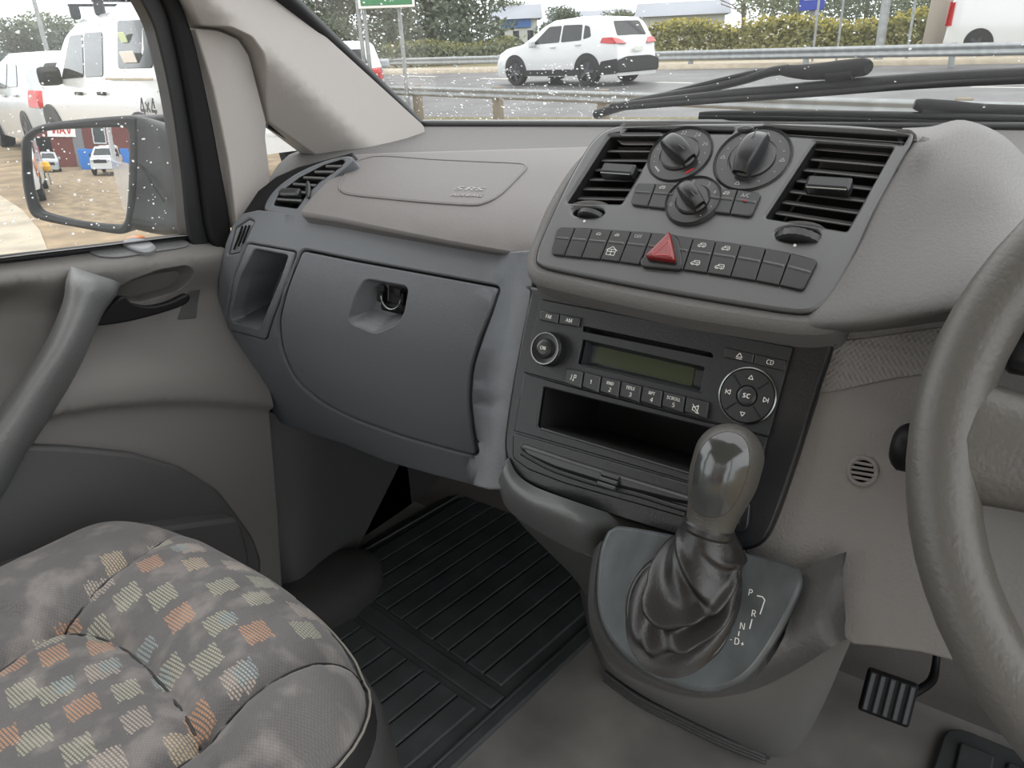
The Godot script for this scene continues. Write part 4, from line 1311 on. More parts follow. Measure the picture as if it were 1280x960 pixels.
	for k in 4:
		var w := deg_to_rad(45 + 90 * k)
		var gp := begin()
		bar(gp, c * V3(cos(w) * 0.0085, sin(w) * 0.0085, 0.0022), c * V3(cos(w) * 0.018, sin(w) * 0.018, 0.0022), 0.0011, 0.0006, n, 0.0002)
		obj("key_gap", done(gp), M.void, ring)
		var a := deg_to_rad(90 * k)
		var m := c * Transform3D(Basis(Vector3.BACK, a), V3(cos(a) * 0.0132, sin(a) * 0.0132, 0.0023))
		var l := [[V2(-0.0012, -0.0017), V2(-0.0012, 0.0017), V2(0.0016, 0), V2(-0.0012, -0.0017)]]
		if k % 2 == 0: l.append([V2(0.0021, -0.0017), V2(0.0021, 0.0017)])
		obj("symbol", strokes(m, l, 0.0005), M.white_ink, ring)
	# padded sill under the stack and the dark panel below it
	var so := thing("stack_sill", "dark rolled lip and lower panel under the centre stack, above the footwell", "trim", V3(-0.3, 0.45, -0.5))
	var rr := [
		[atz(636, 572, -0.452), atz(646, 592, -0.447), atz(668, 608, -0.44), atz(710, 624, -0.43), atz(770, 644, -0.45), atz(830, 662, -0.47)],
		[atz(628, 588, -0.44), atz(640, 608, -0.43), atz(668, 628, -0.422), atz(716, 646, -0.414), atz(768, 662, -0.442), atz(830, 684, -0.47)],
		[atz(623, 602, -0.45), atz(636, 624, -0.437), atz(668, 646, -0.428), atz(718, 668, -0.42), atz(766, 684, -0.446), atz(830, 708, -0.48)],
		[atz(624, 614, -0.48), atz(636, 638, -0.465), atz(672, 664, -0.455), atz(722, 690, -0.445), atz(764, 706, -0.46), atz(830, 730, -0.50)]]
	obj("rolled_lip", patch(rr, 5, 5, 0.01), mat("lip", Color(0.3, 0.31, 0.31), 0.5, {"grain": "leather", "bump": 0.25, "scale": 16.0}), so)
	obj("lower_panel", patch([
		[atz(626, 612, -0.478), atz(638, 636, -0.463), atz(672, 662, -0.453), atz(722, 688, -0.443), atz(766, 710, -0.438)],
		[atz(640, 640, -0.55), atz(660, 664, -0.53), atz(690, 686, -0.515), atz(728, 712, -0.5), atz(760, 734, -0.48)],
		[atz(672, 676, -0.62), atz(692, 696, -0.6), atz(712, 716, -0.58), atz(732, 738, -0.56), atz(756, 752, -0.54)],
		[atz(700, 700, -0.7), atz(712, 714, -0.68), atz(722, 728, -0.66), atz(734, 746, -0.64), atz(752, 764, -0.6)]], 4, 4, 0.01), M.console, so)

# ------------------------------------------------------------------ gear lever
const PLATE_N := Vector3(0.05, 0.75, 0.66)
var plate_p := Vector3(-0.155, 0.543, -0.402)

func make_gear_lever() -> void:
	var s := plane(PLATE_N, plate_p)
	var n := PLATE_N.normalized()
	var d := thing("gear_console", "grey gear console with scratched plate and letters P R N D beside the leather gaiter", "console", V3(-0.25, 0.0, -0.6))
	var plate := smooth(P([766, 661, 780, 658, 836, 668, 900, 684, 960, 698, 994, 708, 1002, 718, 1002, 735, 984, 774, 958, 818, 934, 846, 908, 860, 876, 864, 836, 854, 798, 834, 768, 806, 752, 776, 746, 740, 750, 692, 758, 668]), 4)
	var boot_hole := ellipse(V2(850, 764), 62, 68, 28)
	obj("shift_plate", sheet_mesh(s, plate, {"step": 0.02, "edge": 0.006, "bev": 0.004, "depth": 0.016, "off": 0.004, "holes": [boot_hole]}), M.plate, d)
	var so := plane(n, plate_p - n * 0.006)
	var up := [so.at.call(V2(752, 676)), so.at.call(V2(744, 722)), so.at.call(V2(744, 772)), so.at.call(V2(768, 818)), so.at.call(V2(812, 850)), so.at.call(V2(870, 868)), so.at.call(V2(915, 864)), so.at.call(V2(946, 846)), so.at.call(V2(980, 796)), so.at.call(V2(1006, 714)), atz(1054, 692, -0.45)]
	var md := [atz(742, 700, -0.44), atz(738, 742, -0.42), atz(742, 790, -0.41), atz(764, 832, -0.40), atz(810, 856, -0.40), atz(866, 872, -0.40), atz(912, 870, -0.41), atz(955, 858, -0.43), atz(1004, 832, -0.42), atz(1044, 806, -0.42), atz(1060, 798, -0.45)]
	var ft := [aty(724, 738, 0.12), aty(736, 790, 0.06), aty(746, 818, 0.02), aty(758, 838, 0.005), aty(800, 868, 0.005), aty(850, 895, 0.005), aty(905, 922, 0.005), aty(960, 946, 0.005), aty(996, 936, 0.03), aty(1030, 880, 0.12), aty(1062, 802, 0.28)]
	var m1 := []
	for i in up.size():
		m1.append((up[i] + md[i]) * 0.5 + V3(0.0, 0.004, 0.006))
	obj("console_body", patch([up, m1, md], 3, 4, 0.006), M.console, d)
	var fm := []
	for i in md.size():
		fm.append((md[i] as Vector3).lerp(ft[i], 0.5) + V3(0, -0.01, -0.01))
	obj("console_foot", patch([md, fm, ft], 3, 4, 0.006), mat("foot", Color(0.34, 0.34, 0.335), 0.55, {"grain": "fine", "bump": 0.15, "scale": 10.0}), d)
	# ribbed strip at the floor
	var strip := obj("kick_strip", patch([[aty(757, 836, 0.03), aty(800, 866, 0.03), aty(850, 891, 0.03), aty(905, 917, 0.03), aty(962, 938, 0.03)], [aty(757, 846, 0.0), aty(800, 876, 0.0), aty(850, 901, 0.0), aty(905, 927, 0.0), aty(962, 950, 0.0)]], 4, 2, 0.012), M.console, d)
	for k in 3:
		var yy := 838.5 + 4.0 * k
		var h := 0.026 - 0.009 * k
		var l := []
		for q in [[759, 0], [800, 29], [850, 54], [905, 80], [960, 102]]:
			l.append(aty(q[0], yy + q[1], h) + V3(0, 0.002, 0.008))
		obj("rib", tube(l, 0.004, 6), M.console, strip)
	# letters and the line of the gate
	var sl := plane(n, plate_p + n * 0.004)
	var ink: Material = M.white_ink
	for e in [["P", 938, 741], ["R", 942, 767], ["N", 928, 783], ["D", 921, 802], ["-", 914, 799], ["+", 928, 805]]:
		var t := lying(sl, V2(e[1], e[2]), 12.0, 0.0003)
		lettering(e[0], t, 0.0042 if e[0] in "PRND" else 0.0034, ink, d, false)
	var line := func(pts):
		var st := begin()
		for i in pts.size() - 1:
			bar(st, sl.at.call(pts[i]), sl.at.call(pts[i + 1]), 0.0007, 0.0004, n, 0.0001)
		obj("gate_line", done(st), ink, d)
	line.call(P([946, 744.5, 953, 746, 956, 750, 950, 768]))
	line.call(P([940, 774, 937, 786]))
	line.call(P([924, 789, 923, 795]))
	# the lever
	var g := thing("gear_lever", "gear lever with glossy grey knob on a creased black leather gaiter", "gear lever", plate_p)
	var base: Vector3 = sl.at.call(V2(846, 768))
	var neck := atd(886, 652, 0.535)
	var x := PLATE_N.cross(V3(0, 0, -1)).normalized()
	x = V3(1, 0, 0)
	var cs := []
	var ra := []
	var rb := []
	var xs := []
	var ys := []
	var N := 64
	for i in N + 1:
		var t := float(i) / N
		var c := base.lerp(neck, t) + V3(0.006, 0.0, -0.008) * sin(PI * t)
		var nn := n.lerp((neck - base).normalized(), t).normalized()
		var xx := (V3(1, 0, 0) - nn * nn.x).normalized()
		cs.append(c)
		xs.append(xx)
		ys.append(nn.cross(xx).normalized())
		var r := curve_at(P([0.0, 0.0345, 0.12, 0.034, 0.3, 0.030, 0.5, 0.0265, 0.7, 0.0235, 0.9, 0.0185, 1.0, 0.0165]), t)
		ra.append(r)
		rb.append(r * lerpf(1.22, 1.0, clampf(t * 1.6, 0, 1)))
	var folds := [[175, 0.86, 300, 0.50, 0.16, 0.055, 0.02], [215, 0.30, 350, 0.66, 0.20, 0.05, -0.12], [150, 0.55, 285, 0.22, 0.22, 0.06, -0.05], [225, 0.10, 330, 0.36, 0.20, 0.045, -0.06], [190, 0.36, 262, 0.08, 0.14, 0.04, 0.0], [275, 0.84, 355, 0.70, 0.10, 0.04, -0.03], [20, 0.6, 120, 0.4, 0.15, 0.06, 0.0]]
	var fold := func(t: float, w: float) -> float:
		var e := sin(PI * clampf(t * 1.12, 0.0, 1.0))
		var a := 0.07 * sin(2.0 * w + 6.0 * t + 0.6) - 0.05 * cos(w)
		# folds of the leather: a crest and the valley under it, along lines round the gaiter
		var b := 0.0
		for f in folds:
			var u: float = (fposmod(rad_to_deg(w), 360.0) - f[0]) / (f[2] - f[0])
			if u < -0.15 or u > 1.15: continue
			var dd: float = t - lerpf(f[1], f[3], u) - f[6] * sin(PI * clampf(u, 0, 1))
			var fade := smoothstep(-0.15, 0.12, u) * smoothstep(1.15, 0.88, u)
			b += f[4] * fade * (exp(-pow(dd / f[5], 2.0)) - 0.9 * exp(-pow((dd + f[5] * 1.5) / f[5], 2.0)))
		return 1.0 + e * (a + b)
	obj("gaiter", loft(cs, ra, rb, xs, ys, 96, fold), M.boot, g)
	var rim := []
	for i in 33:
		rim.append(sl.at.call(V2(850, 764) + V2(63 * cos(TAU * i / 32.0), 69 * sin(TAU * i / 32.0))) - n * 0.001)
	obj("gaiter_rim", tube(rim, 0.003, 8, 1), M.boot, g)
	# knob: a rounded pear, its front capped by a smooth glossy shield
	var kb := atd(886, 660, 0.533)
	var kt := atd(911, 572, 0.522)
	var ax := (kt - kb).normalized()
	var kr0 := 0.0158
	var kr1 := 0.0222
	var L := kb.distance_to(kt)
	var bare := func(p: Vector3) -> float:
		var t := clampf((p - kb).dot(ax) / L, 0.0, 1.0)
		return p.distance_to(kb + ax * L * t) - lerpf(kr0, kr1, smoothstep(0.0, 0.8, t))
	var kc := []
	var ka := []
	var kx2 := []
	var ky2 := []
	var kxv := (V3(1, 0, 0.0) - ax * ax.x).normalized()
	for i in 30:
		var t := i / 29.0
		if t < 0.62:
			var u := t / 0.62
			kc.append(kb.lerp(kt, u))
			ka.append(lerpf(kr0, kr1, smoothstep(0.0, 0.8, u)))
		else:
			var u := (t - 0.62) / 0.38 * PI * 0.5
			kc.append(kt + ax * kr1 * sin(u))
			ka.append(maxf(kr1 * cos(u), 0.0004))
		kx2.append(kxv)
		ky2.append(ax.cross(kxv).normalized())
	obj("knob", loft(kc, ka, ka, kx2, ky2, 36), M.knob_soft, g)
	var ksf := solid(bare, 0.44, 0.6, 0.0006)
	obj("knob_shield", sheet_mesh(ksf, smooth(P([866, 606, 872, 574, 884, 552, 903, 541, 922, 543, 934, 556, 936, 580, 928, 610, 915, 634, 899, 646, 880, 645, 866, 634]), 4), {"step": 0.004, "bev": 0.0008, "depth": 0.0012, "off": 0.0012}), M.knob_gloss, g)
	var col := Transform3D(Basis(kxv, ax.cross(kxv).normalized() * 1.0, ax), kb)
	obj("collar", lathe(col, P([0.0162, -0.004, 0.0172, -0.002, 0.0172, 0.0015, 0.0160, 0.003]), 36), M.boot, g)

# ------------------------------------------------------------------ passenger seat
const SEAT_X0 := -0.9
const SEAT_Z0 := -0.42
const SEAT_W := 0.56
var seams := []
var seat_edge := []

func near_line(p: Vector2, l: Array) -> float:
	var d := 9.0
	for i in l.size() - 1:
		d = minf(d, p.distance_to(Geometry2D.get_closest_point_to_segment(p, l[i], l[i + 1])))
	return d

func side_of(p: Vector2, l: Array) -> float:
	# signed distance to a polyline, positive on its +x side
	var best := 9.0
	var s := 1.0
	for i in l.size() - 1:
		var c := Geometry2D.get_closest_point_to_segment(p, l[i], l[i + 1])
		var d := p.distance_to(c)
		if d < best:
			best = d
			s = signf((l[i + 1] - l[i]).cross(p - l[i]))
	return best * s

func xz(a: Array, y := 0.41) -> Array:
	var r := []
	for i in range(0, a.size(), 2):
		var p := aty(a[i], a[i + 1], y)
		r.append(V2(p.x, p.z))
	return r

func seat_cloth() -> StandardMaterial3D:
	var n := 1024
	var im := Image.create_empty(n, n, false, Image.FORMAT_RGB8)
	var rng := RandomNumberGenerator.new()
	rng.seed = 5
	var cloud := FastNoiseLite.new()
	cloud.seed = 8
	cloud.frequency = 0.006
	cloud.fractal_octaves = 4
	for y in n:
		for x in n:
			var w := 0.93 + 0.07 * sin(TAU * x / 6.0) * sin(TAU * y / 6.0)
			var c := 0.395 + 0.04 * cloud.get_noise_2d(x, y) + rng.randf_range(-0.02, 0.02)
			var dust := clampf(cloud.get_noise_2d(x * 1.7 + 400, y * 1.7) * 0.6, 0.0, 0.3) * 0.35
			im.set_pixel(x, y, Color(c * w + dust, c * w * 0.975 + dust * 0.92, c * w * 0.97 + dust * 0.84))
	var tones := {"o": Color(0.76, 0.56, 0.42), "g": Color(0.68, 0.68, 0.59), "b": Color(0.70, 0.65, 0.60), "t": Color(0.55, 0.62, 0.62), "y": Color(0.74, 0.67, 0.55)}
	var spots := [515, 110, "g", 615, 125, "b", 580, 135, "t", 490, 198, "o", 633, 195, "y", 755, 168, "b", 840, 222, "g", 970, 297, "b", 325, 250, "b", 415, 290, "g", 530, 300, "g", 722, 272, "g", 832, 303, "g", 980, 382, "g", 205, 335, "o", 305, 355, "g", 585, 365, "o", 712, 398, "g", 740, 385, "t", 830, 430, "o", 150, 385, "g", 315, 410, "o", 465, 420, "t", 170, 450, "o", 35, 475, "o", 325, 498, "b", 350, 480, "t", 540, 500, "g", 670, 505, "g", 770, 567, "b", 795, 550, "t", 405, 567, "g", 70, 572, "g", 178, 570, "g", 205, 550, "t", 265, 625, "o", 440, 672, "b", 635, 650, "o", 580, 735, "y", 110, 727, "g", 255, 770, "g", 10, 725, "o", 350, 815, "b", 510, 510, "t", 372, 178, "y"]
	for i in range(0, spots.size(), 3):
		var p := aty(spots[i] / 2.56, 640.0 + spots[i + 1] / 2.56, 0.415)
		var cx := (p.x - SEAT_X0) / SEAT_W * n
		var cy := (p.z - SEAT_Z0) / SEAT_W * n
		var col: Color = tones[spots[i + 2]]
		var hw := rng.randf_range(22, 27) * (0.7 if spots[i + 2] == "t" else 1.0)
		var hh := rng.randf_range(18, 23) * (0.7 if spots[i + 2] == "t" else 1.0)
		for y in range(int(cy) - 44, int(cy) + 44):
			for x in range(int(cx) - 44, int(cx) + 44):
				if x < 0 or y < 0 or x >= n or y >= n: continue
				var a := deg_to_rad(14)
				var dx := (x - cx) * cos(a) + (y - cy) * sin(a)
				var dy := -(x - cx) * sin(a) + (y - cy) * cos(a)
				var row := int(floor((y + 4000.0) / 5.0))
				var jag := float((row * 37) % 7) - 3.0
				if absf(dx) < hw + jag and absf(dy) < hh and (y % 5) < 3 and ((x + row * 3) % 6) < 5:
					im.set_pixel(x, y, im.get_pixel(x, y).lerp(col, 0.82 + rng.randf_range(-0.2, 0.1)))
	var m := mat("seat_print", Color(1, 1, 1), 0.95)
	m.albedo_texture = ImageTexture.create_from_image(im)
	m.rim_enabled = true
	m.rim = 0.3
	return m

func seat_height(q: Vector2) -> float:
	# q = (x, z)
	var depth_in := near_line(q, seat_edge)
	var r := 0.07
	var y := 0.425
	if depth_in < r:
		y -= 0.055 * (1.0 - sqrt(maxf(0.0, 1.0 - pow(1.0 - depth_in / r, 2.0))))
	# hollow middle, raised bolsters
	y -= 0.011 * exp(-pow((q.x + 0.64) / 0.14, 2.0)) * smoothstep(-0.4, -0.2, q.y)
	var e0 := near_line(q, seams[0])
	var e1 := near_line(q, seams[1])
	var e2 := near_line(q, seams[2])
	for e in [e0, e1, e2]:
		y -= 0.010 * exp(-pow(e / 0.007, 2.0)) + 0.006 * exp(-pow(e / 0.025, 2.0))
	# the U-shaped inner cushion swells up, the strip before it dips
	var s1 := side_of(q, seams[1])
	y += 0.012 * smoothstep(0.0, 0.06, -s1) * smoothstep(0.16, 0.05, e1)
	return y

func make_seat() -> void:
	seams = [xz([205, 668, 190, 690, 150, 722, 110, 750, 68, 778, 0, 828, -80, 885]), xz([70, 778, 92, 780, 125, 788, 155, 803, 185, 830, 210, 860, 232, 893, 250, 928]), xz([446, 806, 425, 812, 395, 828, 360, 852, 320, 880, 285, 902, 250, 928, 205, 968, 170, 1000])]
	var d := thing("passenger_seat", "passenger seat cushion in grey cloth woven with orange and pale green patches", "car seat", V3(-0.633, 0.0, -0.02))
	var outline := rounded([V2(-0.872, -0.335), V2(-0.77, -0.376), V2(-0.55, -0.376), V2(-0.388, -0.322), V2(-0.386, 0.315), V2(-0.872, 0.315)], [0.12, 0.1, 0.14, 0.12, 0.12, 0.12], 8)
	seat_edge = Array(outline)
	seat_edge.append(outline[0])
	var top := formed(func(q): return V3(q.x, seat_height(q), q.y), func(_p): return Vector3.UP)
	var cloth := seat_cloth()
	obj("cushion", sheet_mesh(top, outline, {"step": 0.0065, "edge": 0.01, "bev": 0.0, "depth": 0.02, "uv": func(p): return V2((p.x - SEAT_X0) / SEAT_W, (p.z - SEAT_Z0) / SEAT_W)}), cloth, d)
	# seams' stitched beads
	for s in seams:
		var l := []
		for i in s.size() - 1:
			for k in 6:
				var q: Vector2 = (s[i] as Vector2).lerp(s[i + 1], k / 6.0)
				if q.y > 0.3: continue
				l.append(V3(q.x, seat_height(q) + 0.0009, q.y))
		obj("seam", tube(l, 0.0014, 6, 1), M.seat_dark, d)
	var rim := []
	var rows := [[], [], [], []]
	var ol := dense(outline, 0.02)
	if area2(ol) < 0: ol.reverse()
	var inw := inset(ol, 0.012)
	var out := inset(ol, -0.004)
	for i in ol.size() + 1:
		var k := i % ol.size()
		var y := seat_height(ol[k])
		rim.append(V3(out[k].x, y + 0.0015, out[k].y))
		rows[0].append(V3(ol[k].x, y - 0.001, ol[k].y))
		rows[1].append(V3(out[k].x, y - 0.03, out[k].y))
		rows[2].append(V3(ol[k].x, y - 0.075, ol[k].y))
		rows[3].append(V3(inw[k].x, y - 0.09, inw[k].y))
	obj("piping", tube(rim, 0.0013, 8, 1), M.piping, d)
	obj("side_panel", patch(rows, 1, 3, 0.004), M.seat_dark, d)
	# plastic valance and runner
	var base := []
	for j in 4:
		var row := []
		var yy: float = [0.345, 0.33, 0.2, 0.02][j]
		var o: float = [0.0, 0.012, 0.018, -0.02][j]
		var loop := inset(ol, -o)
		for i in ol.size() + 1:
			row.append(V3(loop[i % ol.size()].x, yy, loop[i % ol.size()].y))
		base.append(row)
	obj("seat_base", patch(base, 1, 3, 0.004), M.seat_base, d)
	obj("bolt_cap", lathe(Transform3D(Basis(Vector3.UP, PI / 2), aty(470, 925, 0.24) + V3(0.004, 0, 0)), P([0.016, 0, 0.015, 0.004, 0.006, 0.006, 0, 0.006]), 20), M.black, d)

# ------------------------------------------------------------------ floor mats, pedals, kick panel
func make_floor_things() -> void:
	var turn := Transform3D(Basis(Vector3.UP, deg_to_rad(-6.0)), V3(-0.735, 0.0, -0.68))
	var d := thing("floor_mat", "black ribbed rubber mat in the passenger footwell", "floor mat", V3(-0.76, 0.0, -0.62), "ribbed floor mats")
	var f := frame(turn * Transform3D(Basis(Vector3.RIGHT, -PI / 2), V3(0, 0.006, 0)))
	obj("mat_base", sheet_mesh(f, rounded(P([-0.29, -0.5, 0.225, -0.5, 0.215, 0.46, -0.28, 0.46]), 0.05), {"step": 0.1, "bev": 0.003, "depth": 0.006}), M.mat_rubber, d)
	var edge := []
	for q in [V2(-0.27, -0.48), V2(0.205, -0.48), V2(0.195, 0.44), V2(-0.26, 0.44), V2(-0.27, -0.48)]:
		edge.append(f.at.call(q) + V3(0, 0.002, 0))
	obj("mat_border", tube(edge, 0.003, 8, 1), M.mat_rubber, d)
	for k in 11:
		var x := -0.245 + k * 0.0385
		for part in [[0.018, 0.42], [-0.46, -0.035]]:
			obj("rib", sheet_mesh(f, rounded([V2(x, part[0]), V2(x + 0.036, part[0]), V2(x + 0.036, part[1]), V2(x, part[1])], 0.004), {"step": 0.2, "bev": 0.0025, "depth": 0.005, "off": 0.005}), M.mat_rubber, d)
	# the bar between the two fields
	obj("mat_bar", sheet_mesh(f, rounded(P([-0.26, -0.024, 0.195, -0.024, 0.195, 0.008, -0.26, 0.008]), 0.006), {"step": 0.2, "bev": 0.003, "depth": 0.005, "off": 0.005}), M.mat_rubber, d)
	var m2 := thing("floor_mat", "corner of a dark ribbed mat on the driver's floor near the pedal", "floor mat", V3(0.15, 0.0, -0.9), "ribbed floor mats")
	var f2 := frame(Transform3D(Basis(Vector3.RIGHT, -PI / 2) * Basis(Vector3.BACK, 0.0), V3(0.15, 0.012, -0.78)))
	obj("mat_base", sheet_mesh(f2, rounded(P([-0.17, -0.4, 0.4, -0.4, 0.4, 0.19, -0.15, 0.19]), 0.03), {"step": 0.1, "bev": 0.003, "depth": 0.01}), M.mat_rubber, m2)
	for k in 8:
		obj("rib", sheet_mesh(f2, rounded(P([-0.13 + k * 0.055, -0.36, -0.09 + k * 0.055, -0.36, -0.09 + k * 0.055, 0.16, -0.13 + k * 0.055, 0.16]), 0.004), {"step": 0.2, "bev": 0.0025, "depth": 0.005, "off": 0.005}), M.mat_rubber, m2)
	# brake pedal
	var pt := atd(1110, 871, 1.2)
	var p := thing("brake_pedal", "ribbed rubber pedal on a bent black arm under the steering wheel", "pedal", pt)
	var pf := Transform3D(Basis(Vector3.UP, deg_to_rad(12)) * Basis(Vector3.RIGHT, deg_to_rad(-32)) * Basis(Vector3.BACK, deg_to_rad(-6)), pt)
	obj("pedal_pad", block_mesh(pf, V3(0.062, 0.058, 0.012), 0.004), M.rubber, p)
	for k in 5:
		obj("rib", block_mesh(pf * Transform3D(Basis(), V3(-0.024 + k * 0.012, 0, 0.007)), V3(0.0065, 0.05, 0.006), 0.0015), M.mat_rubber, p)
	obj("pedal_arm", tube([pt + V3(0.02, 0, -0.012), atd(1150, 862, 1.22), atd(1165, 850, 1.24), atd(1170, 828, 1.25), atd(1173, 790, 1.25)], [0.006, 0.006, 0.006, 0.005, 0.005], 8), M.black, p)
	# kick panel at the end of the footwell
	struct("trim_8", patch([[atx(318, 505, -0.99), atx(380, 535, -0.97), atx(440, 556, -0.975), atx(500, 580, -0.985)], [atx(330, 600, -0.99), atx(384, 630, -0.965), atx(424, 640, -0.972), atx(470, 640, -0.985)], [atx(338, 690, -0.99), atx(372, 720, -0.96), atx(400, 728, -0.97), atx(440, 700, -0.985)], [atx(344, 736, -0.99), atx(370, 742, -0.978), atx(398, 742, -0.985), atx(420, 735, -0.99)]], 4, 4, 0.02), M.door_low)
	struct("trim_9", patch([[V3(-1.03, 0.0, -0.55), V3(-1.03, 0.58, -0.55)], [V3(-1.03, 0.0, -0.9), V3(-1.03, 0.66, -0.9)], [V3(-1.03, 0.0, -1.32), V3(-1.03, 0.74, -1.32)]], 2, 2, 0.03), M.felt)
	var hump := []
	for q in [[0.0, 1.0], [0.03, 1.0], [0.05, 0.9], [0.062, 0.6], [0.066, 0.002]]:
		var row := []
		for k in 17:
			var w := TAU * k / 16.0
			row.append(aty(414, 752, 0.0) + V3(cos(w) * 0.075 * q[1], q[0], sin(w) * 0.11 * q[1]))
		hump.append(row)
	obj("floor_hump", patch(hump, 1, 3, 0.0), M.felt, get_node("floor"))

# ------------------------------------------------------------------ steering wheel and stalks
func make_wheel() -> void:
	var c := V3(0.155, 0.707, -0.45)
	var tau := 0.5
	var t := Transform3D(Basis(Vector3.RIGHT, -tau), c)
	var w := thing("steering_wheel", "worn dark grey leather steering wheel at the right edge of the view", "steering wheel", c)
	var ring := []
	var R := 0.19
	var st := begin()
	var seg := 72
	var sec := 18
	for i in seg:
		for k in sec:
			var pts := []
			var mid := Vector3.ZERO
			for e in [[0, 0], [1, 0], [1, 1], [0, 1]]:
				var a: float = TAU * (i + e[0]) / seg
				var b: float = TAU * (k + e[1]) / sec
				pts.append(t * V3(cos(a) * (R + cos(b) * 0.0182), sin(a) * (R + cos(b) * 0.0182), sin(b) * 0.0165))
			var am := TAU * (i + 0.5) / seg
			mid = t * V3(cos(am) * R, sin(am) * R, 0)
			quad(st, pts[0], pts[1], pts[2], pts[3], (pts[0] + pts[2]) * 0.5 - mid)
	obj("rim", done(st), M.wheel, w)
	for sgn in [-1.0, 1.0]:
		var sp := []
		for j in 5:
			var row := []
			var u := j / 4.0
			var x := lerpf(0.178, 0.055, u)
			var hh := lerpf(0.022, 0.036, u) + 0.012 * pow(1.0 - u, 3.0)
			var zz := lerpf(0.0, -0.012, u)
			for k in 13:
				var a := TAU * k / 12.0
				row.append(t * V3(sgn * x, cos(a) * hh - 0.018, sin(a) * 0.013 + zz))
			sp.append(row)
		obj("spoke", patch(sp, 1, 3, 0.0), M.wheel, w)
	obj("hub", sheet_mesh(frame(t * Transform3D(Basis(), V3(0, 0.005, -0.004))), smooth(P([-0.082, 0.055, -0.07, 0.07, 0.0, 0.078, 0.07, 0.07, 0.082, 0.055, 0.088, 0.0, 0.07, -0.06, 0.0, -0.09, -0.07, -0.06, -0.088, 0.0]), 4), {"step": 0.03, "bev": 0.012, "depth": 0.05}), M.black, w)
	obj("column", tube([c + V3(0, -0.0, -0.0) - t.basis.z * 0.03, c - t.basis.z * 0.3], [0.055, 0.06], 20, 2), M.black_plastic, w)
	# the stalk whose round end shows left of the rim
	var e := atd(1128, 558, 0.545)
	var s := thing("gear_stalk", "black round-ended stalk end peeping out left of the wheel rim", "stalk", e)
	obj("stalk_knob", tube([e + V3(-0.006, 0.0, 0), e + V3(0.0, 0, 0), e + V3(0.02, 0.0, 0.0), e + V3(0.05, 0, 0)], [0.008, 0.0155, 0.0145, 0.009], 18, 3), M.black, s)
	obj("stalk_rod", tube([e + V3(0.03, 0, 0), e + V3(0.12, -0.01, -0.01)], 0.007, 10), M.black, s)
	var e2 := atd(1268, 440, 0.52)
	var s2 := thing("wiper_stalk", "dark rounded stalk behind the upper rim of the steering wheel", "stalk", e2)
	obj("stalk_knob", tube([e2 + V3(-0.004, 0, 0), e2, e2 + V3(0.025, 0, 0)], [0.006, 0.0125, 0.0125], 16, 3), M.key, s2)
	obj("stalk_rod", tube([e2 + V3(0.02, 0, 0), e2 + V3(0.09, -0.02, -0.02)], 0.007, 10), M.black, s2)

# ------------------------------------------------------------------ wipers, raindrops, door mirror
const SCREEN_N := Vector3(0, 0.84, -0.588)
const SCREEN_P := Vector3(-0.24, 0.772, -1.2)

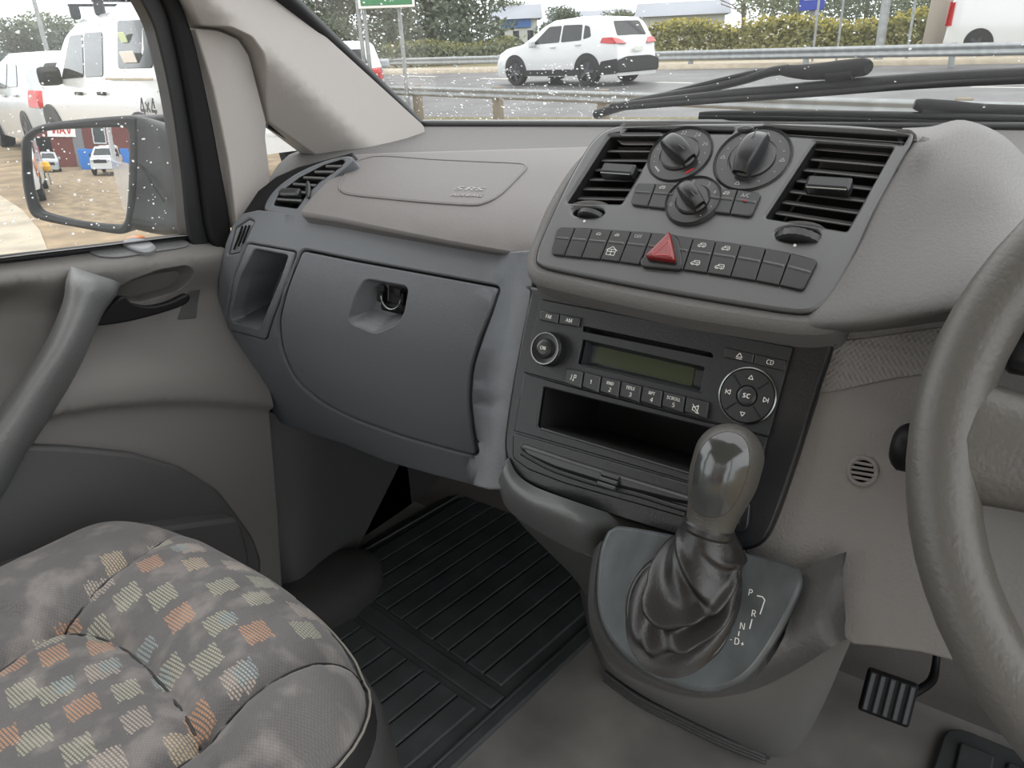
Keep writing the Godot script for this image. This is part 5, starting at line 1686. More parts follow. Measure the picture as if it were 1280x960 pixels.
func make_wipers() -> void:
	var n := SCREEN_N.normalized()
	var on := func(x, y, h): return meet(V2(x, y), n, SCREEN_P + n * h)
	var a := thing("windscreen_wiper", "long black wiper with its arm rising across the middle of the windscreen", "wiper", on.call(1000, 115, 0.02), "windscreen wipers")
	obj("blade", tube([on.call(764, 133, 0.016), on.call(880, 122, 0.018), on.call(1010, 111, 0.02), on.call(1150, 101, 0.02), on.call(1290, 94, 0.018), on.call(1400, 90, 0.016)], [0.005, 0.008, 0.0095, 0.0095, 0.009, 0.006], 8, 4), M.black, a)
	obj("rubber_lip", tube([on.call(764, 136, 0.008), on.call(880, 127, 0.008), on.call(1010, 118, 0.008), on.call(1150, 107, 0.008), on.call(1290, 100, 0.008), on.call(1400, 96, 0.008)], 0.0045, 6, 4), M.rubber, a)
	obj("arm", tube([on.call(745, 143, 0.03), on.call(800, 127, 0.035), on.call(880, 112, 0.038), on.call(930, 100, 0.04), on.call(962, 90, 0.04), on.call(985, 87, 0.04)], [0.008, 0.0075, 0.006, 0.006, 0.0065, 0.007], 8, 4), M.black, a)
	obj("arm_rod", tube([on.call(800, 126, 0.045), on.call(880, 105, 0.048), on.call(950, 89, 0.048), on.call(985, 86, 0.046)], 0.0035, 8, 4), M.black, a)
	obj("arm_head", tube([on.call(978, 88, 0.04), on.call(1010, 90, 0.036), on.call(1050, 87, 0.036), on.call(1078, 84, 0.036), on.call(1086, 84, 0.034)], [0.007, 0.0105, 0.0125, 0.012, 0.008], 10, 3), M.rubber, a)
	obj("clip", tube([on.call(1034, 95, 0.028), on.call(1066, 92, 0.028)], 0.008, 8), M.black, a)
	var b := thing("windscreen_wiper", "second black wiper lying low along the foot of the windscreen", "wiper", on.call(1100, 148, 0.02), "windscreen wipers")
	obj("blade", tube([on.call(874, 143.5, 0.014), on.call(900, 144, 0.016), on.call(1000, 144.5, 0.018), on.call(1150, 148, 0.018), on.call(1290, 153, 0.016), on.call(1400, 157, 0.016)], [0.004, 0.007, 0.008, 0.0085, 0.0085, 0.006], 8, 4), M.black, b)
	obj("rubber_lip", tube([on.call(874, 147, 0.006), on.call(1000, 149, 0.006), on.call(1150, 153, 0.006), on.call(1290, 158, 0.006), on.call(1400, 162, 0.006)], 0.004, 6, 4), M.rubber, b)
	obj("arm_head", tube([on.call(1143, 130, 0.034), on.call(1155, 132, 0.034), on.call(1190, 135, 0.034), on.call(1230, 138, 0.034), on.call(1300, 140, 0.036), on.call(1400, 140, 0.036)], [0.006, 0.0095, 0.010, 0.0085, 0.0085, 0.008], 10, 3), M.rubber, b)
	obj("clip", tube([on.call(1152, 142, 0.024), on.call(1186, 145, 0.024)], 0.008, 8), M.black, b)

func drops(called: String, label: String, count: int, place: Callable, smin: float, smax: float, sd: int) -> void:
	var sm := SphereMesh.new()
	sm.radius = 1.0
	sm.height = 2.0
	sm.radial_segments = 10
	sm.rings = 6
	sm.material = M.water
	var mm := MultiMesh.new()
	mm.transform_format = MultiMesh.TRANSFORM_3D
	mm.mesh = sm
	mm.instance_count = count
	var rng := RandomNumberGenerator.new()
	rng.seed = sd
	for i in count:
		var pn: Array = place.call(rng)
		var r := lerpf(smin, smax, pow(rng.randf(), 3.0))
		var n: Vector3 = pn[1]
		var x := n.cross(Vector3.UP).normalized()
		x = x.rotated(n, rng.randf_range(-0.6, 0.6))
		var b := Basis(x * r * rng.randf_range(0.8, 1.7), n.cross(x) * r * rng.randf_range(0.7, 1.2), n * r * 0.45)
		mm.set_instance_transform(i, Transform3D(b, pn[0]))
	var o := MultiMeshInstance3D.new()
	o.name = called
	o.multimesh = mm
	add_child(o, true)
	tag(o, label, "raindrops", "", "stuff")

func make_rain() -> void:
	var n := SCREEN_N.normalized()
	drops("windscreen_raindrops", "raindrops scattered over the lower passenger half of the windscreen", 900, func(r):
		var x: float = 430.0 + 360.0 * r.randf()
		var y: float = 154.0 - 74.0 * pow(r.randf(), 1.2)
		if r.randf() < 0.22:
			x = r.randf_range(380, 520)
			y = r.randf_range(0, 140)
		if r.randf() < 0.12:
			x = r.randf_range(400, 1280)
			y = r.randf_range(0, 150)
		return [meet(V2(x, y), n, SCREEN_P + n * 0.006), n], 0.0007, 0.0022, 3)
	drops("door_window_raindrops", "raindrops on the outside of the passenger door window", 330, func(r):
		var p := V2(r.randf_range(-10, 232), r.randf_range(0, 312))
		return [meet(p, V3(1, 0, 0.04).normalized(), V3(-1.036, 0.8, -0.4)), Vector3.RIGHT], 0.0006, 0.0016, 4)

const MIRROR_N := Vector3(0.505, 0.047, 0.86)
const MIRROR_P := Vector3(-1.34, 0.745, -0.625)
const MIRROR_R := 1.3   # the glass is convex

func mirror_point(q: Vector2) -> Vector3:
	var n := MIRROR_N.normalized()
	var p := meet(q, n, MIRROR_P)
	for i in 3:
		var t := p - MIRROR_P
		t -= n * t.dot(n)
		p = meet(q, n, MIRROR_P - n * (t.length_squared() / (2.0 * MIRROR_R)))
	return p

func mirror_normal(p: Vector3) -> Vector3:
	var n := MIRROR_N.normalized()
	var t := p - MIRROR_P
	return (n + (t - n * t.dot(n)) / MIRROR_R).normalized()

func make_mirror() -> void:
	var s := plane(MIRROR_N, MIRROR_P)
	var n := MIRROR_N.normalized()
	var d := thing("door_mirror", "black wet door mirror outside the passenger window, reflecting a dirt yard", "mirror", V3(-1.25, 0.68, -0.6))
	var glass := smooth(P([36, 200, 36, 180, 43, 169, 60, 163.5, 100, 160.5, 150, 159, 159, 161, 161.5, 168, 162, 200, 161, 240, 158, 270, 153, 280, 143, 282, 100, 277, 60, 268, 47, 262, 41, 248, 37.5, 225]), 3)
	var rim := smooth(P([28, 200, 28, 176, 38, 162, 60, 154, 100, 149, 150, 145, 170, 146, 174, 158, 174, 200, 171, 250, 165, 284, 155, 292, 135, 291, 90, 283, 55, 276, 40, 268, 33, 248, 29, 225]), 3)
	obj("mirror_frame", sheet_mesh(s, rim, {"step": 0.03, "edge": 0.008, "bev": 0.006, "depth": 0.05, "off": 0.006, "holes": [glass]}), M.black_plastic, d)
	obj("mirror_glass", sheet_mesh(formed(mirror_point, mirror_normal, s.u), inset(glass, -1.5 if area2(glass) > 0 else 1.5), {"step": 0.006, "bev": 0.0, "depth": 0.003}), M.mirror, d)
	# the housing runs from the frame to its foot on the door, which the window frame hides
	var on := func(x, y, k): return (s.at.call(V2(x, y)) as Vector3).lerp(atx(x, y, -1.07), k)
	var rows := []
	for e in [[160, 150, 186, 157, 212, 168, 252, 194, 0.06], [166, 144.5, 186, 150.5, 213, 163, 254, 190, 0.012], [172, 152, 189, 160, 215, 174, 256, 200, 0.0], [173.5, 180, 191, 186, 217, 196, 258, 214, 0.0], [173, 215, 192, 220, 218, 228, 260, 240, 0.0], [171, 250, 193, 255, 220, 260, 262, 266, 0.0], [166, 283, 192, 290, 221, 293, 264, 292, 0.0], [160, 292, 192, 298, 222, 300, 264, 300, 0.05]]:
		rows.append([on.call(e[0], e[1], 0.0) - n * (e[8] - 0.004), on.call(e[2], e[3], 0.1) - n * e[8], on.call(e[4], e[5], 0.5) - n * e[8], on.call(e[6], e[7], 0.92) - n * e[8]])
	obj("housing", patch(rows, 4, 4, 0.006), M.black_plastic, d)
	obj("housing_seam", tube([on.call(172, 200, 0.0) + n * 0.001, on.call(186, 222, 0.1) + n * 0.002, on.call(206, 252, 0.38) + n * 0.002], 0.0012, 6), M.rubber, d)
	obj("back_shell", sheet_mesh(s, inset(rim, 1.0 if area2(rim) > 0 else -1.0), {"step": 0.04, "bev": 0.0, "depth": 0.06, "off": -0.03, "back": true}), M.black_plastic, d)
	obj("repeater_lamp", block_mesh(Transform3D(Basis(), atx(170, 299, -1.12)), V3(0.02, 0.008, 0.02), 0.002), M.amber, d)

# ------------------------------------------------------------------ vehicles outside
func lin(pts: Array, x: float) -> float:
	if x <= pts[0].x: return pts[0].y
	for i in pts.size() - 1:
		if x <= pts[i + 1].x:
			return lerpf(pts[i].y, pts[i + 1].y, (x - pts[i].x) / maxf(pts[i + 1].x - pts[i].x, 0.0001))
	return pts[pts.size() - 1].y

# spec: len, wide, top [(s,h)] along the centre line from the nose, belt [(s,h)], low, wheels [s], r, glass [[(s,h)...]], rear glass [(x,h)], lamps
func make_car(called: String, label: String, category: String, spec: Dictionary, paint: Material) -> Node3D:
	var L: float = spec.len
	var W: float = spec.wide * 0.5
	var top: Array = spec.top
	var belt: Array = spec.belt
	var low: float = spec.low
	var lean: float = spec.get("lean", 0.3)
	var d := thing(called, label, category)
	d.set_meta("base", Vector3.ZERO)
	var half := func(s: float) -> float:
		var f := smoothstep(0.0, 0.75, s)
		var b := smoothstep(0.0, 0.45, L - s)
		return W * (0.80 + 0.20 * f) * (0.88 + 0.12 * b)
	var side := func(s: float, h: float) -> float:
		var hw: float = half.call(s)
		var bl := minf(lin(belt, s), lin(top, s) - 0.01)
		if h < bl:
			var t := clampf((h - low) / maxf(bl - low, 0.01), 0.0, 1.0)
			return hw * (0.93 + 0.07 * sin(PI * (0.15 + 0.7 * t)))
		return hw * 0.965 - lean * (h - bl)
	var g := []
	var n := 44
	for i in n + 1:
		var s := L * i / n
		var tp := lin(top, s)
		var bl := minf(lin(belt, s), tp - 0.01)
		var row := []
		var hs := [low, low + 0.1, lerpf(low, bl, 0.4), lerpf(low, bl, 0.7), bl, lerpf(bl, tp, 0.5), lerpf(bl, tp, 0.88)]
		for h in hs:
			row.append(V3(side.call(s, h), h, s - L / 2))
		var e: float = side.call(s, tp)
		row.append(V3(e * 0.9, tp, s - L / 2))
		row.append(V3(0, tp + 0.02, s - L / 2))
		for k in range(7, -1, -1):
			row.append(V3(-row[k].x, row[k].y, row[k].z))
		g.append(row)
	var st := begin()
	for i in n:
		for k in g[0].size() - 1:
			var mid := V3(0, 0.7, (g[i][k].z + g[i + 1][k].z) * 0.5)
			quad(st, g[i][k], g[i][k + 1], g[i + 1][k + 1], g[i + 1][k], (g[i][k] + g[i + 1][k + 1]) * 0.5 - mid)
	st.set_smooth_group(1)
	for e in [0, n]:
		var c := V3(0, 0.6, g[e][0].z)
		for k in g[0].size() - 1:
			tri(st, g[e][k], g[e][k + 1], c, V3(0, 0, -1 if e == 0 else 1))
		tri(st, g[e][0], g[e][g[0].size() - 1], c, V3(0, 0, -1 if e == 0 else 1))
	own("body", done(st), paint, d)
	for sg in [1.0, -1.0]:
		var face := formed(func(q): return V3(sg * side.call(q.x, q.y), q.y, q.x - L / 2), func(_p): return V3(sg, 0.25, 0).normalized())
		for w in spec.get("glass", []):
			own("side_window", sheet_mesh(face, rounded(w, 0.05), {"step": 0.2, "edge": 0.12, "bev": 0.004, "depth": 0.02, "off": 0.008}), M.car_glass, d)
		for w in spec.get("clad", []):
			own("lower_cladding", sheet_mesh(face, rounded(w, 0.03), {"step": 0.3, "edge": 0.12, "bev": 0.005, "depth": 0.03, "off": 0.012}), M.black_plastic, d)
		for w in spec.wheels:
			var r: float = spec.r
			var arch := PackedVector2Array()
			for k in 17:
				var a := PI * k / 16.0
				arch.append(V2(w - cos(a) * r * spec.get("flare", 1.2), r + sin(a) * r * spec.get("flare", 1.2)))
			arch.append(V2(w + r * 1.18, low))
			arch.append(V2(w - r * 1.18, low))
			own("wheel_arch", sheet_mesh(face, arch, {"step": 0.3, "edge": 0.1, "bev": 0.004, "depth": 0.05, "off": 0.016}), M.black_plastic, d)
			var x: float = sg * (side.call(w, r) + 0.02)
			var wt := Transform3D(Basis(Vector3.UP, sg * PI / 2), V3(x, r, w - L / 2))
			var ty := own("tyre", lathe(wt, P([r * 0.6, -0.2, r * 0.97, -0.2, r, -0.16, r, -0.03, r * 0.96, 0.01, r * 0.70, 0.015, r * 0.66, 0.0]), 28), M.tyre, d)
			var rim := begin()
			for k in 5:
				var a := TAU * k / 5.0
				bar(rim, wt * V3(0, 0, 0.0), wt * V3(cos(a) * r * 0.64, sin(a) * r * 0.64, 0.006), r * 0.2, 0.02, wt.basis.z, 0.004)
			own("wheel_spokes", done(rim), M.alloy, ty)
			own("wheel_disc", lathe(wt, P([r * 0.66, -0.02, r * 0.6, -0.05, 0.0, -0.06]), 24), M.black, ty)
		for h in spec.get("handles", []):
			own("door_handle", block_mesh(Transform3D(Basis(), V3(sg * (side.call(h.x, h.y) + 0.02), h.y, h.x - L / 2)), V3(0.035, 0.035, 0.2), 0.01), spec.get("handle_mat", M.black_plastic), d)
		if spec.has("mirror"):
			var q: Vector2 = spec.mirror
			own("wing_mirror", block_mesh(Transform3D(Basis(), V3(sg * (side.call(q.x, q.y) + 0.13), q.y, q.x - L / 2)), V3(0.24, 0.2, 0.12), 0.05), spec.get("mirror_mat", M.black_plastic), d)
		for l in spec.get("side_lamps", []):
			own("tail_lamp", sheet_mesh(face, rounded(l, 0.03), {"step": 0.2, "edge": 0.08, "bev": 0.004, "depth": 0.02, "off": 0.014}), M.tail_red, d)
	# rear face
	var rear_s := func(h: float) -> float:
		var best := L
		for i in range(top.size() - 1, 0, -1):
			var a: Vector2 = top[i - 1]
			var b: Vector2 = top[i]
			if b.y <= h and h <= a.y:
				best = lerpf(b.x, a.x, (h - b.y) / maxf(a.y - b.y, 0.001))
				break
		return best
	var back := formed(func(q): return V3(q.x, q.y, rear_s.call(q.y) - L / 2), func(_p): return V3(0, 0.3, 1).normalized())
	if spec.has("rear_glass"):
		own("rear_window", sheet_mesh(back, rounded(spec.rear_glass, 0.06), {"step": 0.2, "edge": 0.08, "bev": 0.004, "depth": 0.02, "off": 0.012}), M.car_glass, d)
	for l in spec.get("rear_lamps", []):
		for sg in [1.0, -1.0]:
			var poly := []
			for q in l: poly.append(V2(q.x * sg, q.y))
			own("tail_lamp", sheet_mesh(back, rounded(poly, 0.03), {"step": 0.2, "edge": 0.05, "bev": 0.006, "depth": 0.03, "off": 0.02}), M.tail_red, d)
	if spec.has("bumper"):
		own("rear_bumper", sheet_mesh(back, rounded(spec.bumper, 0.08), {"step": 0.2, "edge": 0.08, "bev": 0.02, "depth": 0.06, "off": 0.04}), spec.get("bumper_mat", M.black_plastic), d)
	if spec.has("plate"):
		own("number_plate", sheet_mesh(back, [V2(-0.19, spec.plate - 0.055), V2(0.19, spec.plate - 0.055), V2(0.19, spec.plate + 0.055), V2(-0.19, spec.plate + 0.055)], {"step": 0.2, "bev": 0.003, "depth": 0.01, "off": 0.05}), mat("number_plate", Color(0.8, 0.81, 0.78), 0.5), d)
	# windscreen and front lamps
	var front_s := func(h: float) -> float:
		for i in top.size() - 1:
			if top[i].y <= h and h <= top[i + 1].y:
				return lerpf(top[i].x, top[i + 1].x, (h - top[i].y) / maxf(top[i + 1].y - top[i].y, 0.001))
		return 0.0
	var fore := formed(func(q): return V3(q.x, q.y, front_s.call(q.y) - L / 2), func(_p): return V3(0, 0.5, -0.8).normalized())
	if spec.has("screen"):
		own("windscreen", sheet_mesh(fore, rounded(spec.screen, 0.06), {"step": 0.2, "edge": 0.1, "bev": 0.004, "depth": 0.02, "off": 0.02}), M.car_glass, d)
	if spec.has("grille"):
		own("grille", block_mesh(Transform3D(Basis(), V3(0, spec.grille, -L / 2)), V3(W * 1.0, 0.2, 0.05), 0.02), M.black_plastic, d)
		for sg in [1.0, -1.0]:
			own("headlamp", block_mesh(Transform3D(Basis(), V3(sg * W * 0.65, spec.grille + 0.02, -L / 2 + 0.03)), V3(W * 0.25, 0.16, 0.08), 0.03), M.paint_silver, d)
	return d

func park(d: Node3D, p: Vector3, heading: Vector3) -> void:
	var h := V3(heading.x, 0, heading.z).normalized()
	d.transform = Transform3D(Basis(V3(-h.z, 0, h.x), Vector3.UP, -h), p)

const ROAD := Vector3(-0.975, 0, -0.222)   # the road and the parked row run this way

func make_vehicles() -> void:
	var suv := {"len": 4.6, "wide": 1.86, "low": 0.24, "r": 0.36, "wheels": [0.92, 3.62], "flare": 1.26,
		"top": P([0, 0.62, 0.1, 0.86, 0.5, 0.98, 1.25, 1.08, 1.9, 1.5, 2.3, 1.64, 3.2, 1.69, 4.0, 1.64, 4.15, 1.6, 4.42, 1.12, 4.56, 0.98, 4.6, 0.5]),
		"belt": P([0, 0.7, 1.3, 1.02, 4.6, 1.16]),
		"glass": [P([1.62, 1.06, 2.62, 1.09, 2.62, 1.5, 2.16, 1.49]), P([2.68, 1.09, 3.4, 1.12, 3.36, 1.5, 2.68, 1.51]), P([3.46, 1.14, 3.72, 1.2, 3.62, 1.44, 3.44, 1.49])],
		"clad": [P([1.3, 0.25, 3.2, 0.25, 3.2, 0.42, 1.3, 0.4]), P([3.95, 0.26, 4.55, 0.3, 4.55, 0.66, 4.1, 0.6])],
		"rear_glass": P([-0.62, 1.2, 0.62, 1.2, 0.54, 1.55, -0.54, 1.55]), "rear_lamps": [P([0.42, 1.0, 0.86, 1.02, 0.86, 1.16, 0.6, 1.13])], "side_lamps": [P([4.05, 1.04, 4.48, 1.0, 4.42, 1.16, 4.12, 1.16])],
		"bumper": P([-0.88, 0.32, 0.88, 0.32, 0.88, 0.62, 0.5, 0.7, -0.5, 0.7, -0.88, 0.62]), "plate": 0.86, "handles": P([2.4, 0.98, 3.3, 1.02]), "handle_mat": M.paint_white, "mirror": V2(1.7, 1.08), "mirror_mat": M.paint_white, "grille": 0.72,
		"screen": P([-0.7, 1.12, 0.7, 1.12, 0.6, 1.55, -0.6, 1.55])}
	var a := make_car("car", "white sport utility car with dark wheel arches driving on the road beyond the rail", "car", suv, M.paint_white)
	park(a, V3(-12.48, -0.27, -20.05), V3(-0.987, 0, -0.163))
	# the double-cab ute with a canopy beside the van
	var ute := {"len": 4.55, "wide": 1.76, "low": 0.42, "r": 0.38, "wheels": [0.95, 3.95], "flare": 1.32, "lean": 0.22,
		"top": P([0, 0.85, 0.1, 1.02, 1.15, 1.13, 1.8, 1.66, 2.1, 1.75, 3.1, 1.78, 3.3, 1.84, 4.0, 1.82, 4.4, 1.6, 4.55, 0.6]),
		"belt": P([0, 0.85, 1.2, 1.1, 3.2, 1.14, 4.55, 1.16]),
		"glass": [P([1.62, 1.16, 2.42, 1.18, 2.42, 1.6, 1.98, 1.6]), P([2.48, 1.18, 3.05, 1.19, 3.05, 1.6, 2.48, 1.61]), P([3.5, 1.26, 4.3, 1.26, 4.2, 1.66, 3.5, 1.68])],
		"clad": [], "handles": P([2.25, 1.02, 3.0, 1.03]), "mirror": V2(1.62, 1.2), "grille": 0.85, "rear_glass": P([-0.6, 1.25, 0.6, 1.25, 0.5, 1.7, -0.5, 1.7]), "rear_lamps": [P([0.68, 0.8, 0.84, 0.8, 0.84, 1.1, 0.68, 1.1])],
		"screen": P([-0.68, 1.18, 0.68, 1.18, 0.56, 1.6, -0.56, 1.6])}
	var u := make_car("ute", "white double-cab ute with a canopy and roof bars parked beyond the door mirror", "ute", ute, M.paint_white)
	# seam of the canopy, roof bars, stickers, 4x4 mark
	own("canopy_seam", block_mesh(Transform3D(Basis(), V3(0.875, 1.17, 1.55)), V3(0.02, 0.02, 1.25), 0.004), M.kerb, u)
	own("canopy_seam", block_mesh(Transform3D(Basis(), V3(-0.875, 1.17, 1.55)), V3(0.02, 0.02, 1.25), 0.004), M.kerb, u)
	for z in [-0.35, 0.45]:
		for sg in [1.0, -1.0]:
			own("roof_bar_foot", block_mesh(Transform3D(Basis(), V3(sg * 0.62, 1.83, z)), V3(0.1, 0.14, 0.1), 0.03), M.black, u)
		own("roof_bar", block_mesh(Transform3D(Basis(), V3(0, 1.9, z)), V3(1.35, 0.03, 0.06), 0.01), M.black, u)
	for sg in [1.0, -1.0]:
		var t := Transform3D(Basis(Vector3.UP, sg * PI / 2), V3(sg * 0.905, 0.93, 2.0))
		lettering("4×4", t, 0.17, M.black_plastic, u, true, 1.1)
		own("sticker", block_mesh(Transform3D(Basis(Vector3.FORWARD, sg * 0.22), V3(sg * 0.84, 1.36, 1.6)), V3(0.012, 0.1, 0.34), 0.003), mat("sticker", Color(0.85, 0.82, 0.78), 0.6), u)
		own("sticker", block_mesh(Transform3D(Basis(Vector3.FORWARD, sg * 0.22), V3(sg * 0.80, 1.53, 1.45)), V3(0.012, 0.09, 0.16), 0.003), mat("sticker_green", Color(0.75, 0.8, 0.6), 0.6), u)
	park(u, V3(-8.90, -0.45, -5.31), V3(-0.984, 0, -0.178))
	var hatch := {"len": 4.2, "wide": 1.75, "low": 0.22, "r": 0.32, "wheels": [0.8, 3.4], "flare": 1.12,
		"top": P([0, 0.55, 0.1, 0.72, 1.0, 0.92, 1.75, 1.38, 2.2, 1.46, 3.3, 1.44, 3.6, 1.36, 4.0, 0.98, 4.16, 0.9, 4.2, 0.4]),
		"belt": P([0, 0.65, 1.1, 0.9, 4.2, 0.98]),
		"glass": [P([1.45, 0.95, 2.45, 0.97, 2.45, 1.32, 1.95, 1.31]), P([2.52, 0.98, 3.3, 1.0, 3.15, 1.3, 2.52, 1.33])],
		"rear_glass": P([-0.58, 1.02, 0.58, 1.02, 0.5, 1.3, -0.5, 1.3]), "rear_lamps": [P([0.58, 0.72, 0.8, 0.74, 0.8, 0.96, 0.62, 0.94])], "side_lamps": [P([3.86, 0.74, 4.14, 0.72, 4.05, 0.96, 3.9, 0.96])],
		"plate": 0.55, "handles": P([2.3, 0.86, 3.15, 0.88]), "handle_mat": M.paint_silver, "mirror": V2(1.5, 0.98), "mirror_mat": M.paint_silver, "grille": 0.6, "screen": P([-0.62, 0.96, 0.62, 0.96, 0.52, 1.34, -0.52, 1.34])}
	var h := make_car("car", "silver hatchback with red tail lamp parked past the front of the white ute", "car", hatch, M.paint_silver)
	park(h, V3(-13.9, -0.42, -6.55), ROAD)
	var w := make_car("car", "white hatchback with a red tail lamp half hidden by the windscreen pillar", "car", hatch, M.paint_white)
	var wp := EYE + sight(V2(428, 100)) * 18.5
	park(w, V3(wp.x, -0.42, wp.z), V3(-0.72, 0, -0.69))
	var van := {"len": 5.2, "wide": 1.95, "low": 0.35, "r": 0.36, "wheels": [1.0, 4.2], "flare": 1.12, "lean": 0.12,
		"top": P([0, 0.7, 0.15, 0.95, 0.9, 1.15, 1.75, 2.05, 2.1, 2.2, 4.9, 2.25, 5.1, 2.1, 5.2, 0.5]),
		"belt": P([0, 0.75, 1.0, 1.15, 5.2, 1.25]), "glass": [P([1.35, 1.22, 2.2, 1.25, 2.2, 1.8, 1.75, 1.8])],
		"rear_lamps": [P([0.82, 0.85, 0.96, 0.85, 0.94, 1.5, 0.82, 1.5])], "side_lamps": [P([5.02, 0.85, 5.17, 0.85, 5.15, 1.5, 5.04, 1.5])], "plate": 0.7, "grille": 0.75, "handles": P([2.1, 1.05]),
		"screen": P([-0.75, 1.2, 0.75, 1.2, 0.65, 1.95, -0.65, 1.95])}
	var rv := make_car("van", "white van with upright red tail lamp beyond the far rail at upper right", "van", van, M.paint_white)
	var rp := aty(1186, 72, -0.05)
	park(rv, rp - ROAD * 2.55 + V3(0, 0, -0.9), -ROAD)
	# reflected in the door mirror, behind the van
	var bv := make_car("van", "white van with orange flash parked behind, at the left of the mirror's reflection", "van", van, M.paint_white)
	park(bv, grounded(mirror_at(44, 230, 9.0)) + V3(-0.6, 0, 0), V3(0.14, 0, -1.0))
	own("orange_flash", block_mesh(Transform3D(Basis(), V3(0.98, 0.9, -2.0)), V3(0.02, 0.5, 0.16), 0.005), M.amber, bv)
	var bu := make_car("ute", "white ute facing the van before the blue container, in the mirror's reflection", "ute", ute, M.paint_white)
	park(bu, grounded(mirror_at(137, 215, 19.0)), V3(-0.25, 0, -1.0))
	var bh := make_car("car", "small silver hatchback at the back of the yard in the mirror's reflection", "car", hatch, M.paint_silver)
	park(bh, grounded(mirror_at(65, 215, 24.0)), V3(0.15, 0, -1.0))

func grounded(p: Vector3) -> Vector3:
	return V3(p.x, -0.42, p.z)

# the point of the ground that is seen in the mirror at a pixel
func mirrored(x: float, y: float, ground: float) -> Vector3:
	var p := mirror_point(V2(x, y))
	var r := sight(V2(x, y)).bounce(mirror_normal(p))
	return p + r * clampf((ground - p.y) / r.y if r.y < -0.001 else 40.0, 2.0, 40.0)

func mirror_at(x: float, y: float, z: float) -> Vector3:
	var p := mirror_point(V2(x, y))
	var r := sight(V2(x, y)).bounce(mirror_normal(p))
	return p + r * ((z - p.z) / r.z)

# ------------------------------------------------------------------ ground, road, rails
func strip(a0: Vector3, a1: Vector3, b0: Vector3, b1: Vector3) -> ArrayMesh:
	return patch([[a0, a1], [b0, b1]], 1, 1, 0.05)

func make_ground() -> void:
	struct("yard", box_mesh(V3(-90, -0.72, -11.0), V3(60, -0.42, 70), 0.01), M.yard)
	var n0 := aty(380, 147, -0.41)
	var n1 := aty(1300, 148.5, -0.41)
	var dir := (n1 - n0).normalized()
	var k0 := aty(520, 92, -0.15)
	var k1 := aty(1290, 79, -0.15)
	var kd := (k1 - k0).normalized()
	var a := n0 - dir * 60
	var b := n1 + dir * 60
	var c := k0 - kd * 90
	var e := k1 + kd * 70
	struct("verge", patch([[V3(-72, -0.425, -10.0), V3(-6, -0.425, -10.4), V3(60, -0.425, -10.4)], [a + V3(0, 0.004, 0.0), a.lerp(b, 0.5) + V3(0, 0.004, 0), b + V3(0, 0.004, 0.0)], [a + V3(0, -0.05, -2.0), a.lerp(b, 0.5) + V3(0, -0.05, -2), b + V3(0, -0.05, -2.0)]], 16, 6, 0.0), M.verge)
	struct("asphalt_road", patch([[a, a.lerp(b, 0.5), b], [a.lerp(c, 0.5), (a + b + c + e) * 0.25, b.lerp(e, 0.5)], [c, c.lerp(e, 0.5), e]], 16, 10, 0.0), M.asphalt)
	var up := V3(0, 0.13, 0)
	var bk := V3(0, 0, -0.5)
	struct("kerb", patch([[c + V3(0, -0.02, 0.05), e + V3(0, -0.02, 0.05)], [c + up, e + up], [c + up + bk, e + up + bk], [c + up + bk * 6, e + up + bk * 6]], 1, 1, 0.05), M.kerb)
	struct("far_verge", patch([[c + up + bk * 5.5, e + up + bk * 5.5], [c + V3(0, 0.25, -12), e + V3(0, 0.25, -12)], [c + V3(0, 1.2, -90), e + V3(0, 1.2, -90)]], 1, 1, 0.05), M.verge)
	struct("footpath", sheet_mesh(plane(Vector3.UP, V3(0, -0.412, 0)), P([-160, 205, -60, 224, 0, 244, 28, 262, 50, 288, 66, 330, -60, 400, -200, 420]), {"step": 2.0, "edge": 1.0, "bev": 0.0, "depth": 0.02}), M.kerb)
	# lane dashes
	for q in [[505, 99, 545], [602, 101, 655], [820, 104, 865], [1215, 107, 1300]]:
		var p0 := aty(q[0], q[1], -0.28)
		var p1 := aty(q[2], q[1] + 0.4, -0.28)
		var st := begin()
		var rn := (k0 - n0).slide(dir).normalized()
		var on := func(p: Vector3): return p + Vector3.UP * (((p - n0).dot(Vector3(-dir.z, 0, dir.x).normalized()) / (k0 - n0).dot(Vector3(-dir.z, 0, dir.x).normalized())) * 0.26 - 0.41 - p.y + 0.012)
		bar(st, on.call(p0), on.call(p1), 0.16, 0.012, Vector3.UP)
		obj("lane_dash", done(st), M.road_paint, get_node("asphalt_road"))

func rail(called: String, label: String, p0: Vector3, p1: Vector3, posts: Array, post_m: Material, foot: float, scale := 1.0) -> void:
	var d := thing(called, label, "guard rail", (p0 + p1) * 0.5, "guard rails along the road")
	var x := (p1 - p0).normalized()
	var out := x.cross(Vector3.UP).normalized()
	if out.dot(EYE - p0) < 0: out = -out
	var prof := P([0.0, 0.0, 0.03, -0.02, 0.075, -0.05, 0.075, -0.09, 0.02, -0.14, 0.02, -0.17, 0.075, -0.22, 0.075, -0.26, 0.03, -0.29, 0.0, -0.31])
	for i in prof.size(): prof[i] *= scale
	var rows := []
	for q in prof:
		rows.append([p0 + out * q.x + Vector3.UP * q.y, p1 + out * q.x + Vector3.UP * q.y])
	obj("rail_beam", patch(rows, 1, 1, 0.006), M.galvanised, d)
	for k in posts:
		var p := p0.lerp(p1, k) - out * 0.07
		obj("rail_post", box_mesh(V3(p.x - 0.07, foot, p.z - 0.06), V3(p.x + 0.07, p.y + 0.02, p.z + 0.06), 0.01), post_m, d)

